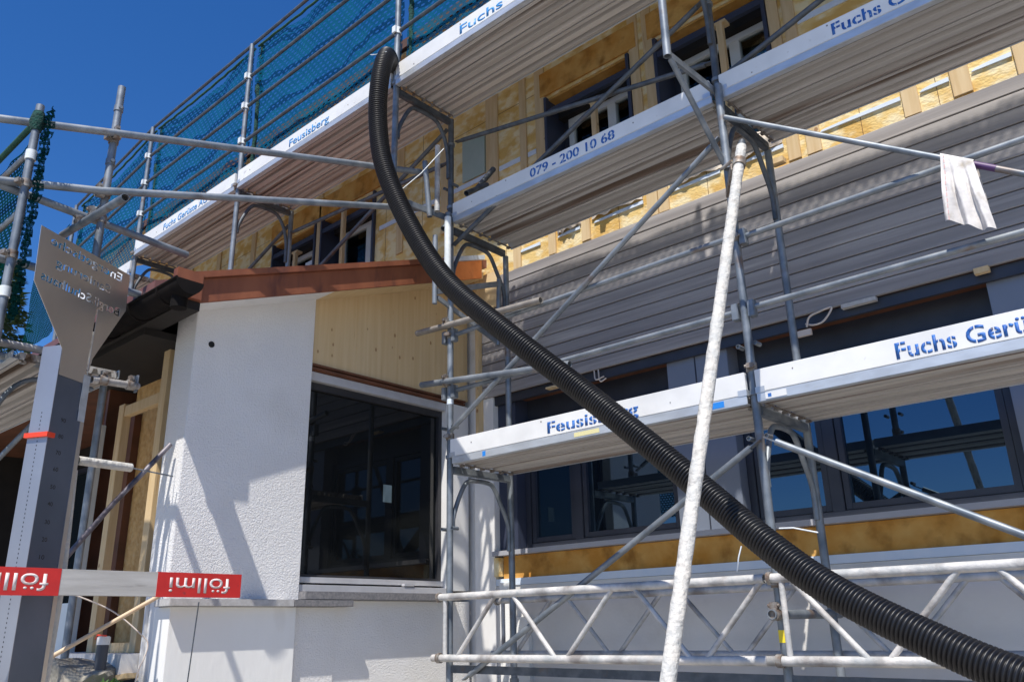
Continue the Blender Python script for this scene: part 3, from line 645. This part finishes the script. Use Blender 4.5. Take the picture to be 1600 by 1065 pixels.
# ------------------------------------------------------------------ platforms and toe boards
def platform(x0, x1, z, ya, yb, label, group='scaffold platforms'):
    root = thing('scaffold_platform', ((x0 + x1) / 2, (ya + yb) / 2, z), label, 'platform', group)
    MB().box(x0, x1, ya - .035, ya - .025, z, z + .052).box(x0, x1, ya - .025, ya + .01, z, z + .006).box(x0, x1, yb, yb + .01, z - .002, z + .06).build('edge_profile', alu, root, .002)
    d = MB(); n_ = 3; wd = (yb - ya - .01) / n_
    for k in range(n_):
        y0 = ya + .01 + k * wd; lo, hi = z + .002, z + .040
        pf = [(y0 + .007, z + .052), (y0 + .007, lo), (y0 + .035, lo), (y0 + .045, hi), (y0 + wd / 2 - .034, hi), (y0 + wd / 2 - .024, lo + .006), (y0 + wd / 2 + .024, lo + .006), (y0 + wd / 2 + .034, hi), (y0 + wd - .045, hi), (y0 + wd - .035, lo), (y0 + wd - .007, lo), (y0 + wd - .007, z + .052)]
        d.prism(pf, 0, x0 + .01, x1 - .01)
    d.build('deck', deckm, root)
    for x in (x0 + .02, x1 - .02):
        h = MB().box(x - .006, x + .006, ya + .02, yb - .02, z - .004, z + .003)
        for k in range(6): h.box(x - .015, x + .015, ya + .05 + k * (yb - ya - .1) / 5 - .012, ya + .05 + k * (yb - ya - .1) / 5 + .012, z - .016, z - .0035)
        h.build('hook_strip', coup, root)
    return root
def toe(x0, x1, z, y, label, text=None, tx=None, th=.075, tz=.02, sten=True, mm=blue, h=.13, group='white toe boards'):
    root = thing('toe_board', ((x0 + x1) / 2, y, z), label, 'toe board', group)
    g = MB().box(x0, x1, y, y + .028, z, z + h); g.build('board', toem, root, .003)
    for xa, xb in ((x0 - .004, x0 + .05), (x1 - .05, x1 + .004)): MB().box(xa, xb, y - .003, y + .031, z - .004, z + .03).build('end_fitting', alu, root)
    rnd = random.Random(int((x0 + z) * 100)); k = x0 + .22
    while k < x1 - .1:
        zc = z + h * rnd.uniform(.2, .85); MB().tube([(k, y - .0022, zc), (k, y + .001, zc)], rnd.uniform(.0035, .006), 8).build('nail_head', coup, root); k += rnd.uniform(.3, .7)
    if text: lettering(text, 'lettering', (tx[0], y - .0005, z + tz), (1, 0, 0), (0, 0, 1), tx[1] - tx[0], th, mm, root, .016 if sten else .010, sten)
    return root
p1 = 2.737; p2 = 4.69; p3 = 5.70
platform(-4.33, -1.99, p1, 4.225, YI - .03, 'lowest platform, left bay, below the toe board half hidden by the black hose')
platform(-1.93, .51, p1, 4.225, YI - .03, 'lowest platform, right bay, above the big blue-reflecting window')
platform(-4.33, -1.99, p2, 4.225, YI + .0, 'middle platform carrying the board with the phone number')
platform(-1.93, .51, p2, 4.225, YI + .0, 'middle platform at the top right above the bare yellow insulation')
platform(-4.36, -1.99, p3, Y3, 4.22, 'topmost platform between the hose end and the upper edge of the photo')
platform(-1.93, .51, p3, Y3, 4.22, 'topmost platform at the right end, above the middle one')
platform(-6.72, -4.42, p3, Y3, 4.22, 'topmost platform left of the hose, above the extension windows')
platform(-8.92, -6.78, p3, Y3, 4.22, 'topmost platform second from its far end, over the gutter')
platform(-11.07, -8.98, 5.47, Y3, 4.22, 'farthest and lowest-set platform of the top level, seen left of the steel sign')
t1 = toe(-4.35, -1.99, p1 + .054, 4.19, 'sunlit white toe board reading Feusisberg, crossed by the black hose', 'Feusisberg', (-3.42, -2.70))
toe(-1.93, .51, p1 + .054, 4.19, 'sunlit white toe board with large blue stencil writing in front of the right window', 'Fuchs Gerüste AG', (-1.18, -.24), th=.082)
toe(-4.33, -2.0, p2 + .054, 4.19, 'shaded white toe board with the phone number in blue stencil figures', '079 - 200 10 68', (-3.50, -2.73), h=.12, th=.072)
toe(-1.93, .51, p2 + .054, 4.19, 'shaded white toe board with blue stencil writing at the upper right', 'Fuchs Gerüste AG', (-1.21, -.28), h=.12, th=.076)
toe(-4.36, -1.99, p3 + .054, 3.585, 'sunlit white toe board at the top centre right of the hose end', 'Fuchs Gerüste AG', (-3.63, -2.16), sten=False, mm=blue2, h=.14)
toe(-1.93, .51, p3 + .054, 3.585, 'white toe board of the topmost deck at its right end', None)
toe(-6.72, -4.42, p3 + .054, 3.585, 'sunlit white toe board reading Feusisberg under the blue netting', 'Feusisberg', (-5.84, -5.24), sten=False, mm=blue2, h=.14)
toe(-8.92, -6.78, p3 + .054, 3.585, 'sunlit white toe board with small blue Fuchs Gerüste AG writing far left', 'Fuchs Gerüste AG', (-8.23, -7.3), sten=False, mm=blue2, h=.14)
toe(-11.07, -8.98, 5.47 + .054, 3.585, 'short white toe board just left of the steel sign, farthest away', None, h=.14)
MB().box(-2.27, -2.13, 4.1885, 4.1896, p1 + .01, p1 + .045).build('paint_mark', brightblue, t1)
MB().box(-1.88, -1.76, 4.1870, 4.1896, p1 + .008, p1 + .044).build('data_label', toem, t1)
MB().box(-1.865, -1.845, 4.1862, 4.1869, p1 + .016, p1 + .036).build('label_symbol', blue, t1)
MB().box(-4.02, -3.99, 4.1885, 4.1896, p1 + .01, p1 + .045).build('paint_mark', brightblue, t1)
MB().box(-3.20, -3.0, 4.1885, 4.1896, p1 + .012, p1 + .04).build('paint_mark', mat('faded_yellow', (.70, .64, .34), None), t1)

# ------------------------------------------------------------------ nets
def net(name, x0, x1, y, zb, zt, label, m_, group, slackx=0, zb1=None, zt1=None, rope=True, nx=60, nz=24):
    root = thing(name, ((x0 + x1) / 2, y, zb), label, 'safety net', group)
    zb1 = zb if zb1 is None else zb1; zt1 = zt if zt1 is None else zt1
    g = MB(); vs = []; uv = []
    for j in range(nz + 1):
        for i in range(nx + 1):
            u_, v_ = i / nx, j / nz; a = zb + (zb1 - zb) * u_; c = zt + (zt1 - zt) * u_
            x = x0 + (x1 - x0) * u_; z = a + (c - a) * v_
            k = math.sin(math.pi * u_) * .02
            vs.append((x, y + .020 * noise.noise(Vector((x * 5, z * 4, 1))) + .045 * noise.noise(Vector((x * 1.6, z * 1.3, 4))) + k, z - .03 * math.sin(math.pi * u_) * (1 if j == nz else .0)))
            uv.append((x + .03 * noise.noise(Vector((x * 2, z * 2, 9))), z + .045 * noise.noise(Vector((x * 1.5, z * 1.5, 5)))))
    g.add(vs, [(j * (nx + 1) + i, j * (nx + 1) + i + 1, (j + 1) * (nx + 1) + i + 1, (j + 1) * (nx + 1) + i) for j in range(nz) for i in range(nx)], True); g.uv = uv
    o = g.build('mesh_sheet', m_, root)
    if rope:
        r = MB(); pts = [Vector((x0 + (x1 - x0) * i / 24, y - .012 + .01 * noise.noise(Vector((i * .7, x0, 0))), zt + (zt1 - zt) * i / 24 - .028 * math.sin(math.pi * i / 24) + .012 * noise.noise(Vector((i * .9, x0, 3))))) for i in range(25)]
        r.tube(pts, .013, 7).build('edge_rope', netrope, root)
        # gathered edge down the post
        for xx, zz0, zz1 in ((x0, zb, zt),):
            r = MB(); pts = [Vector((xx + .045 + .02 * noise.noise(Vector((k * 1.1, xx, 0))), y + .01, zz0 + (zz1 - zz0) * k / 30)) for k in range(31)]
            rad = [.018 + .016 * abs(noise.noise(Vector((k * .8, xx, 5)))) + (.02 if k in (19, 20) else 0) for k in range(31)]
            r.tube(pts, lambda i: rad[i], 8); r.build('gathered_edge', net_green_solid, root)
    return root
net_green_solid = mat('bunched_netting', (.003, .025, .02), (.008, .07, .055), 40, .95, 0, .8, 60, bdist=.02)
NG = 'blue-green safety nets along the top guard rail'
net('safety_net', -4.36, -1.99, 3.69, 5.86, 7.42, 'safety net panel right of the hose end, at the top edge of the photo', net_teal, NG)
net('safety_net', -1.93, .51, 3.69, 5.86, 7.42, 'safety net panel at the far right of the top deck', net_teal, NG)
net('safety_net', -6.72, -4.42, 3.69, 5.86, 7.42, 'large safety net panel between the tallest visible post and the hose end', net_teal, NG)
net('safety_net', -8.92, -6.78, 3.69, 5.86, 7.42, 'safety net panel left of the tallest visible post, behind the free-standing tubes', net_teal, NG)
net('safety_net', -11.07, -8.98, 3.69, 5.62, 7.17, 'farthest safety net panel, peeping out above the steel sign', net_teal, NG, zb1=5.7, zt1=7.42)
# the same kind of net round the corner, dark green
net('safety_net', -12.3, -11.13, 3.60, 5.35, 6.9, 'dark green folded net left of the steel sign, above the short white board', net_green, NG, rope=False, nx=30)

# ------------------------------------------------------------------ lattice girders
def girder(x0, x1, y, label, ph, zt=1.81, zb=1.415, pitch=1.0):
    root = thing('lattice_girder', ((x0 + x1) / 2, y, zb), label, 'lattice girder', 'white smeared lattice girders')
    MB().tube([(x0, y, zt), (x1, y, zt)], .0245, 14, True).build('top_chord', crust2, root)
    MB().tube([(x0 - .05, y, zb), (x1 + .02, y, zb)], .0245, 14, True).build('bottom_chord', crust2, root)
    x = ph
    while x < x1:
        for a, b_ in (((x, zt), (x + .35, zb)), ((x + .43, zb), (x + .80, zt))):
            if a[0] > x0 and b_[0] < x1:
                MB().tube([(a[0], y, a[1]), (b_[0], y, b_[1])], .0155, 10).build('web_bar', crust2, root)
        x += .94
    MB().tube([(x0 + .07, y, zt), (x0 + .07, y, zb)], .0155, 10).build('web_bar', crust2, root)
    MB().tube([(x0, y, zt), (x0 + .02, y, zt)], .033).build('end_clamp', coup, root)
    MB().tube([(x0 + .0, y, zb), (x0 + .03, y, zb)], .033).build('end_clamp', coup, root)
    return root
girder(-4.44, -2.00, 4.168, 'front lattice girder of the left bay, bolted to the scaffold below the big dark windows', -4.69)
girder(-1.98, .55, 4.168, 'front lattice girder of the right bay, passing behind the black hose', -1.87)
girder(-4.62, .6, 4.955, 'rear lattice girder, half hidden behind the two front ones and close to the wall', -4.86, zt=1.80, zb=1.415)

# ------------------------------------------------------------------ hose
hp = [(-4.66, 3.80, 5.80), (-4.54, 3.70, 5.88), (-4.40, 3.56, 5.91), (-4.28, 3.42, 5.83), (-4.24, 3.335, 5.55), (-4.24, 3.33, 5.20), (-4.16, 3.34, 4.77), (-3.95, 3.41, 4.25), (-3.64, 3.48, 3.75), (-3.16, 3.56, 3.27), (-2.77, 3.66, 2.90), (-2.38, 3.69, 2.54), (-2.04, 3.70, 2.22), (-1.71, 3.64, 1.93), (-1.42, 3.57, 1.72), (-1.05, 3.48, 1.53), (-.74, 3.40, 1.40), (-.3, 3.28, 1.27), (.25, 3.1, 1.22), (1.0, 2.85, 1.21)]
pitch = .0188; sub = 5
pts = resample(catmull(hp, 40), pitch / sub)
prof = [.0570, .0685, .0712, .0692, .0600]
hs = MB().tube(pts, lambda i: prof[i % sub], 22).build('corrugated_hose', hosem)
tag(hs, 'thick black corrugated hose running from the top deck down to the lower right corner', 'hose')
def tie(pts, label):
    o = MB().tube(pts, .0035, 6).build('cable_tie', wrap); tag(o, label, 'cable tie', 'cable ties')
tie([(-1.62, 3.58, 1.99), (-1.55, 3.57, 1.985), (-1.44, 3.56, 1.955)], 'white cable tie poking out to the right of the hose above the right girder')
tie([(-1.82, 3.60, 1.93), (-1.835, 3.59, 1.88), (-1.85, 3.59, 1.82)], 'white cable tie hanging below the hose beside the second upright')
tie([(-4.18, 3.40, 4.52), (-4.05, 3.6, 4.78), (-3.97, 3.75, 5.02)], 'long white cable tie pulling the hose to the short tubes')
tie([(-4.20, 3.36, 5.80), (-4.30, 3.33, 5.81), (-4.36, 3.33, 5.84)], 'white cable tie at the top end of the hose in front of the net')

# ------------------------------------------------------------------ stabiliser pole
st = thing('stabiliser_pole', (-1.45, 2.2, 1.0), 'mortar-crusted slanting prop crossing in front of the black hose', 'scaffold pole')
a = Vector((-1.74, 3.97, 4.16)); b_ = Vector((-1.66, 2.63, 1.40)); e = a + (b_ - a) * 1.13
MB().tube([a + (e - a) * (k / 60) for k in range(61)], lambda i: .029 + .0040 * noise.noise(Vector((i * .9, 0, 0))), 18).build('tube', crust, st)
MB().tube([a, a + (a - b_).normalized() * .03], .024, 14, True).build('tube_end', galv_dark, st)
c_ = a + (b_ - a) * .05
g = MB().tube([c_ - (b_ - a).normalized() * .028, c_ + (b_ - a).normalized() * .028], .037, 16); g.bar(c_ + Vector((-.03, .01, 0)), Vector((-1.93, 4.16, c_.z - .02)), .05, .04); g.tube([c_ + Vector((-.09, -.045, -.02)), c_ + Vector((-.02, -.05, .0))], .010, 8)
g.build('swivel_coupler', coup, st)

# ------------------------------------------------------------------ rag
def rag():
    g = MB(); nu, nv = 36, 50; vs = []; uv = []
    tl, tr = Vector((-.805, 4.13, 3.775)), Vector((-.66, 4.13, 3.70))
    # path over the sloping rail: back flap up, over, front flap down
    for j in range(nv + 1):
        v = j / nv
        for i in range(nu + 1):
            u_ = i / nu
            xr = -.79 + .135 * u_; zr = 3.905 + (-1.0 - xr) * .685 + .019
            if v < .25:
                t = v / .25; y = 4.185; z = zr - .22 * (1 - t) - .015; x = xr + .01 * (1 - t)
            elif v < .32:
                t = (v - .25) / .07; an = math.pi * t; y = 4.15 + .035 * math.cos(an); z = zr - .015 + .02 * math.sin(an); x = xr
            else:
                t = (v - .32) / .68; L = .37 + .02 * u_
                y = 4.115 - .012 * t; z = zr - .015 - L * t * (1 - .02 * math.sin(u_ * 7)); x = xr - .03 * t + u_ * .065 * t
            fold = .040 * math.sin(u_ * 8.2 + .9 * v + .5 * math.sin(v * 4)) * (.35 + .65 * min(1, max(0, (v - .3) * 2.2))) + .007 * math.sin(u_ * 23 - v * 6) + .01 * noise.noise(Vector((u_ * 6, v * 7, 2)))
            if v > .3: y -= abs(fold) * 1.1 * min(1, (v - .28) * 3)
            elif v < .25: y += abs(fold) * .5
            vs.append((x, y, z)); uv.append((u_, v))
    g.add(vs, [(j * (nu + 1) + i, j * (nu + 1) + i + 1, (j + 1) * (nu + 1) + i + 1, (j + 1) * (nu + 1) + i) for j in range(nv) for i in range(nu)], True)
    root = thing('rag', (-.72, 4.12, 3.4), 'grubby white cotton rag draped over the thin sloping rail on the right', 'rag')
    g.build('cloth', ragm, root)
    s2 = MB(); k = 4
    for j in range(int(nv * .33), nv, 1):
        if j % 3 == 2: continue
        p, q = Vector(vs[j * (nu + 1) + k]), Vector(vs[(j + 1) * (nu + 1) + k]); s2.bar(p + Vector((0, -.0015, 0)), q + Vector((0, -.0015, 0)), .0035, .0015, (0, 1, 0))
    s2.build('red_stitching', ragred, root)
rag()

# ------------------------------------------------------------------ left-hand tube scaffold
ls = thing('tube_scaffold', (-5, 1.8, 1.1), 'free-standing scaffold of loose galvanised tubes at the left, rising behind the steel sign', 'scaffold')
def L(name, pts, r=R0, m_=galv, hollow=True): return MB().tube(pts, r, 16, hollow).build(name, m_, ls)
PA = (-5.0, 1.785); PB = (-5.0, 1.335)
L('upright', [(*PA, 1.15), (*PA, 3.0)], m_=crust2); L('upright', [(*PA, 3.0), (*PA, 5.05)])
L('upright', [(*PB, 1.10), (*PB, 4.68)])
L('upright', [(-5.0, 1.85, 1.12), (-4.99, 1.86, 1.9), (-5.0, 1.84, 2.5)], .026, crust)
L('horizontal_tube', [(-5.11, .86, 4.46), (-4.94, 1.76, 4.66), (-4.45, 3.95, 5.10)]); L('horizontal_tube', [(-5.11, .86, 4.06), (-4.95, 1.72, 4.23), (-4.43, 4.12, 4.82)])
L('horizontal_tube', [(-5.06, .9, 4.13), (-5.11, 2.41, 4.07)]); L('horizontal_tube', [(-5.06, .9, 3.66), (-5.12, 2.28, 3.70)])
L('stub_tube', [(-5.35, 1.69, 4.05), (-4.43, 1.69, 3.97)])
L('tie_tube', [(-4.98, 1.86, 3.04), (-5.08, 2.18, 3.08)], .022, crust2); L('tie_tube', [(-5.0, 1.86, 2.56), (-5.08, 2.20, 2.57)], .026, crust)
MB().tube([(-5.08, 2.2, 2.57), (-5.14, 2.50, 2.56)], .005, 6).build('tie_rod', galv, ls)
MB().box(-5.10, -5.07, 2.165, 2.175, 3.04, 3.15).build('tie_plate', galv, ls)
MB().bar((-4.955, 1.80, 3.08), (-4.955, 1.83, 3.32), .055, .02, (1, 0, 0)).build('wedge_plate', crust2, ls, .003)
for p, ax in [((*PA, 4.64), (0, 0, 1)), ((*PA, 4.25), (0, 0, 1)), ((*PA, 4.07), (0, 0, 1)), ((-4.97, 1.74, 4.23), (0, 1, .07)), ((-4.95, 1.78, 4.66), (0, 1, .07)), ((*PB, 4.14), (0, 0, 1)), ((*PB, 3.68), (0, 0, 1)), ((-5.08, 1.69, 4.05), (1, 0, -.08)), ((-4.9, 1.70, 4.03), (1, 0, -.08)), ((*PA, 2.56), (0, 0, 1)), ((-4.99, 1.93, 3.05), (0, 1, 0)), ((-5.05, 2.12, 3.07), (0, 1, 0))]:
    coupler(p, ax, ls, m_=coup)
MB().tube([(PA[0], PA[1], 4.86), (PA[0], PA[1], 4.90)], .029).tube([(PA[0] - .04, PA[1], 4.88), (PA[0] + .04, PA[1], 4.88)], .012, 8).build('wedge_rosette', galv, ls)
MB().tube([(PA[0], PA[1], 4.46), (PA[0], PA[1], 4.50)], .029).tube([(PA[0] - .04, PA[1], 4.48), (PA[0] + .04, PA[1], 4.48)], .012, 8).build('wedge_rosette', galv, ls)
for z in (4.33, 3.45): MB().tube([(*PB, z - .03), (*PB, z + .03)], .031).build('collar', wrap, ls)
for z in (4.36, 3.95, 3.42): L('guard_rail', [(-5.03, 1.33, z), (-7.3, 1.33, z + .02)], .017)
L('horizontal_tube', [(-5.88, 1.1, 3.42), (-5.80, 1.9, 3.41)], .026, crust2); L('horizontal_tube', [(-5.86, 1.2, 3.35), (-5.82, 2.3, 3.30)])
MB().tube(catmull([(-5.88, 1.62, 2.85), (-5.87, 1.66, 3.05), (-5.86, 1.78, 3.2), (-5.85, 2.0, 3.24), (-5.85, 2.2, 3.22)], 6), .017, 12).build('arch_tube', galv, ls)
L('diagonal_tube', [(-6.1, 1.6, 2.45), (-5.8, 2.0, 3.15)], .017)
for x, y in ((-8.2, 1.6), (-8.2, 2.3), (-5.87, 2.28)): L('upright', [(x, y, 1.1), (x, y, 3.35)])
pl = platform(-8.3, -5.7, 3.29, 1.66, 2.30, 'platform at head height far left, partly hidden by the steel column')
nr = net('safety_net', -7.2, -5.06, 1.37, 2.9, 4.58, 'green net hanging at the far left edge of the photo, frayed on its right', net_green, 'green nets left', rope=False)
MB().tube([(-7.2, 1.345, 4.60), (-5.0, 1.345, 4.60)], .02, 8).build('edge_rope', netrope, nr)
# frayed hanging edge beyond the tube
g = MB(); vs = []; uv = []
for j in range(41):
    z = 4.62 - 1.35 * j / 40
    for i in range(7):
        x = -4.99 + i * .024 + .015 * noise.noise(Vector((j * .4, i, 0))) ; vs.append((x, 1.372 + .02 * math.sin(i * 2 + j * .5), z)); uv.append((x * 1.0, z))
g.add(vs, [(j * 7 + i, j * 7 + i + 1, (j + 1) * 7 + i + 1, (j + 1) * 7 + i) for j in range(40) for i in range(6)], True); g.uv = uv; g.build('frayed_edge', netmat('frayed_netting', (.002, .018, .014), .05, .035, .40, .75), nr)
g = MB().tube([(*PB, 4.50), (*PB, 4.56), (PB[0], PB[1], 4.63)], lambda i: (.03, .046, .032)[i], 12); g.build('knotted_corner', net_green_solid, nr)

# ------------------------------------------------------------------ steel sign on column
U = Vector((-.4527, .8917, 0)); N = Vector((.8917, .4527, 0)); E1 = Vector((-4.76, 1.60, 0))
sg = thing('steel_sign', (-4.85, 1.68, 1.1), 'brushed steel sign plate on a tall folded column, its cut-out lettering seen mirrored from behind', 'sign')
def P(s, z, d=0): 
    q = E1 + U * s + N * d; return Vector((q.x, q.y, z))
def sign_plate():
    out = [(-.28, 3.743), (.43, 3.74), (.44, 3.505), (.225, 3.12), (.2, 2.97), (.005, 2.97), (.0, 3.116), (-.265, 3.424)]
    cu = bpy.data.curves.new('plate', 'CURVE'); cu.dimensions = '2D'; cu.fill_mode = 'BOTH'; cu.extrude = .0015
    def spl(pts):
        s = cu.splines.new('POLY'); s.points.add(len(pts) - 1)
        for k, (x, y) in enumerate(pts): s.points[k].co = (x, y, 0, 1)
        s.use_cyclic_u = True
    spl(out)
    spl([(.203, 3.44), (.218, 3.44), (.208, 3.02), (.193, 3.02)])
    # lettering outlines become holes; seen from behind it reads mirrored
    for txt, s0, s1, zb, h in (('Energetische', .372, -.20, 3.668, .052), ('Sanierung', .29, -.14, 3.560, .052), ('Bergli.Schulhaus', .39, -.225, 3.448, .052)):
        me = glyph_mesh(txt, 1, .012)
        bm = bmesh.new(); bm.from_mesh(me); bmesh.ops.remove_doubles(bm, verts=bm.verts, dist=1e-5)
        be = [e for e in bm.edges if len(e.link_faces) == 1]; used = set(); xs = [v.co.x for v in bm.verts]; ys = [v.co.y for v in bm.verts]
        x0, x1, y1 = min(xs), max(xs), max(ys)
        for e in be:
            if e in used: continue
            loop = [e.verts[0]]; cur = e; v = e.verts[1]; used.add(e)
            while v != loop[0]:
                loop.append(v); nx = [q for q in v.link_edges if q in beset(be) and q not in used]
                if not nx: break
                cur = nx[0]; used.add(cur); v = cur.other_vert(v)
            if len(loop) > 3:
                spl([(s0 + (s1 - s0) * (q.co.x - x0) / (x1 - x0), zb + q.co.y / y1 * h) for q in loop])
        bm.free()
    o = bpy.data.objects.new('plate', cu); COL.objects.link(o)
    dg = bpy.context.evaluated_depsgraph_get(); me = bpy.data.meshes.new_from_object(o.evaluated_get(dg)); bpy.data.objects.remove(o)
    for v in me.vertices: v.co = P(v.co.x, v.co.y, v.co.z)
    me.name = 'sign_plate'; me.materials.clear(); me.materials.append(steelp)
    for p in me.polygons: p.use_smooth = False
    ob = bpy.data.objects.new('sign_plate', me); COL.objects.link(ob); ob.parent = sg; ob.matrix_parent_inverse = Matrix.Translation(-sg.location)
_bs = {}
def beset(be):
    k = id(be)
    if k not in _bs: _bs[k] = set(be)
    return _bs[k]
sign_plate()
def quadbox(name, s0, s1, d0, d1, z0, z1, m_):
    v = [P(s, z, d) for z in (z0, z1) for d in (d0, d1) for s in (s0, s1)]
    return MB().add(v, [(0, 2, 3, 1), (4, 5, 7, 6), (0, 1, 5, 4), (2, 6, 7, 3), (0, 4, 6, 2), (1, 3, 7, 5)]).build(name, m_, sg)
quadbox('column_face', .002, .212, -.008, -.004, .9, 3.0, steel_shaded)
side = quadbox('column_side', -.003, .001, -.13, .0, .9, 3.14, steel_lit)
quadbox('column_flange', .212, .24, -.006, -.001, .9, 3.0, steelp)
quadbox('label_strip', .185, .235, -.0005, .003, 2.75, 3.02, alu)
g = MB()
for k in range(70):
    z = 1.2 + k * .0225
    v = [P(-.0035, z + dz, -.065 + dd) for dz, dd in ((0, 0), (0, .005), (.009, .005), (.009, 0))]; g.add(v, [(0, 1, 2, 3)])
g.build('perforation', black, side)
quadbox('slider', -.02, .035, -.14, .012, 2.62, 2.645, orange)
for k, z in enumerate((2.72, 2.63, 2.54, 2.45, 2.355, 2.265, 2.17, 2.08, 1.99)):
    lettering(str(90 - 10 * k), 'scale_figure', P(.075, z, -.0038), -U, (0, 0, 1), -.035, .022, black, sg, .01, False, .0006)

# ------------------------------------------------------------------ barrier board
bb = thing('barrier_board', (-4.62, 2.1, 1.8), 'red and white barrier board with upside-down white lettering, reaching in from the left edge', 'barrier board')
MB().box(-4.645, -4.62, .9, 2.735, 1.803, 1.932).build('board', boardw, bb, .002)
for a, b_ in ((2.225, 2.7365), (1.10, 1.72)):
    MB().box(-4.6465, -4.6183, a, b_, 1.8015, 1.9335).build('red_field', redp, bb)
for y1_ in (2.665, 1.665):
    lettering('föllmi', 'lettering', (-4.6183, y1_, 1.905), (0, -1, 0), (0, 0, -1), .37, .082, letw, bb, .004, False, .0008)

# ------------------------------------------------------------------ small things bottom left
def solo(name, mb, m_, label, cat, bev=0):
    o = mb.build(name, m_, None, bev); tag(o, label, cat); return o
solo('steel_rod', MB().tube([(-5.33, 1.95, 1.98), (-5.27, 2.2, 2.37), (-5.22, 2.50, 2.78)], .016, 12), rodm, 'dark lacquered tube leaning diagonally behind the barrier board', 'tube')
solo('broomstick', MB().tube([(-5.17, 1.88, 1.47), (-4.93, 2.43, 1.84)], .0125, 12), stickm, 'pale wooden broomstick leaning under the barrier board', 'stick')
pp_ = thing('pipe_post', (-5.5, 2.35, 1.1), 'short upright dark plastic pipe with a grey cap beside the boulder', 'pipe')
MB().tube([(-5.5, 2.35, 1.1), (-5.495, 2.35, 1.56)], .034, 16).build('pipe', mat('dark_pvc', (.04, .045, .06), None, rough=.4), pp_); MB().tube([(-5.495, 2.35, 1.555), (-5.495, 2.35, 1.60)], .039, 16, True).build('cap', greywall, pp_)
MB().tube([(-5.56, 2.33, 1.59), (-5.50, 2.31, 1.612), (-5.44, 2.34, 1.607)], .005, 6).build('tape_scrap', orange, pp_)
def rock(c, s, name, label, seed):
    bm = bmesh.new(); bmesh.ops.create_icosphere(bm, subdivisions=4, radius=1)
    for v in bm.verts:
        p = v.co.copy(); q = Vector([max(-.72, min(.72, t)) for t in p]); d = 1 + .16 * noise.noise(p * 1.7 + Vector((seed, 0, 0))) + .05 * noise.noise(p * 6)
        q *= d; v.co = Vector((c[0] + q.x * s[0] + q.z * .1, c[1] + q.y * s[1], c[2] + q.z * s[2] - q.x * s[2] * .35))
    me = bpy.data.meshes.new(name); bm.to_mesh(me); bm.free(); me.materials.append(rockm)
    o = bpy.data.objects.new(name, me); COL.objects.link(o); tag(o, label, 'boulder')
rock((-5.72, 2.32, 1.30), (.30, .22, .20), 'boulder', 'angular grey-brown sandstone block beside the pipe at the foot of the porch', 3)
solo('plank', MB().bar((-5.62, 2.46, 1.345), (-5.38, 2.50, 1.375), .09, .03), batt, 'pale plank end lying on the ground by the white corner', 'plank', .002)
solo('string', MB().tube(catmull([(-5.30, 2.0, 1.86), (-5.22, 2.25, 1.75), (-5.14, 2.40, 1.62), (-5.12, 2.45, 1.56), (-5.12, 2.44, 1.48), (-5.14, 2.42, 1.40), (-5.15, 2.4, 1.2)], 8), .0045, 6), ropem, 'thin pale string sagging across the porch to the white corner', 'string')
solo('wire_string', MB().tube([(-4.99, 2.68, 1.79), (-5.01, 2.66, 1.2)], .004, 6), galv_dark, 'thin dark cord hanging below the barrier board in front of the white plinth', 'cord')
def leafball(name, c, r, n_, size, m_, label, cat, sq=1, kind=None):
    g = MB()
    for k in range(n_):
        d = Vector((random.gauss(0, 1), random.gauss(0, 1), random.gauss(0, 1))).normalized() * random.random() ** .4
        p = Vector(c) + Vector((d.x * r, d.y * r, d.z * r * sq)); a = Vector((random.gauss(0, 1), random.gauss(0, 1), random.gauss(0, .5))).normalized(); b2 = a.orthogonal().normalized() * size * .4
        a *= size; g.add([p - b2, p + a * .5 - b2 * .2, p + a, p + b2], [(0, 1, 2, 3)])
    o = g.build(name, m_); tag(o, label, cat); return o
leafball('weed', (-5.32, 2.36, 1.29), .10, 260, .045, leafm, 'small clump of bright green weeds on the ground at the white corner', 'weed', .6)
def conifer(x, y, z0, h, r, label, seed):
    rnd = random.Random(seed)
    root = thing('conifer', (x, y, z0), label, 'tree', 'dark conifers behind the far net')
    MB().tube([(x, y, z0), (x + .05, y, z0 + h * .5), (x, y, z0 + h * .97)], h * .022, 10, r2=.03).build('trunk', bark, root)
    g = MB()
    for k in range(260):
        t = rnd.random() ** .8; zc = z0 + h * (.12 + .88 * t); L_ = r * (1 - t) ** .8 * rnd.uniform(.6, 1.1) + .15; an = rnd.uniform(0, 2 * math.pi)
        for q in range(42):
            s = rnd.random() ** .6; px, py = x + math.cos(an) * L_ * s, y + math.sin(an) * L_ * s; pz = zc - L_ * .25 * s + rnd.uniform(-.15, .15)
            a = Vector((math.cos(an + rnd.uniform(-1, 1)), math.sin(an + rnd.uniform(-1, 1)), rnd.uniform(-.5, .3))) * rnd.uniform(.14, .26); b2 = Vector((-a.y, a.x, rnd.uniform(-.2, .2))) * .22; p = Vector((px, py, pz))
            g.add([p - b2, p + a, p + b2], [(0, 1, 2)])
    g.build('crown', needle, root)
conifer(-31.5, 8.4, 0, 14.6, 3.4, 'dark conifer visible below the far green net, the farther left one', 4)
conifer(-30, 10.6, 0, 12.9, 2.6, 'dark conifer just left of the steel sign, behind the short white board', 9)
conifer(-33, 5.8, 0, 13.5, 3.4, 'dark conifer at the left edge of the photo behind the column', 12)
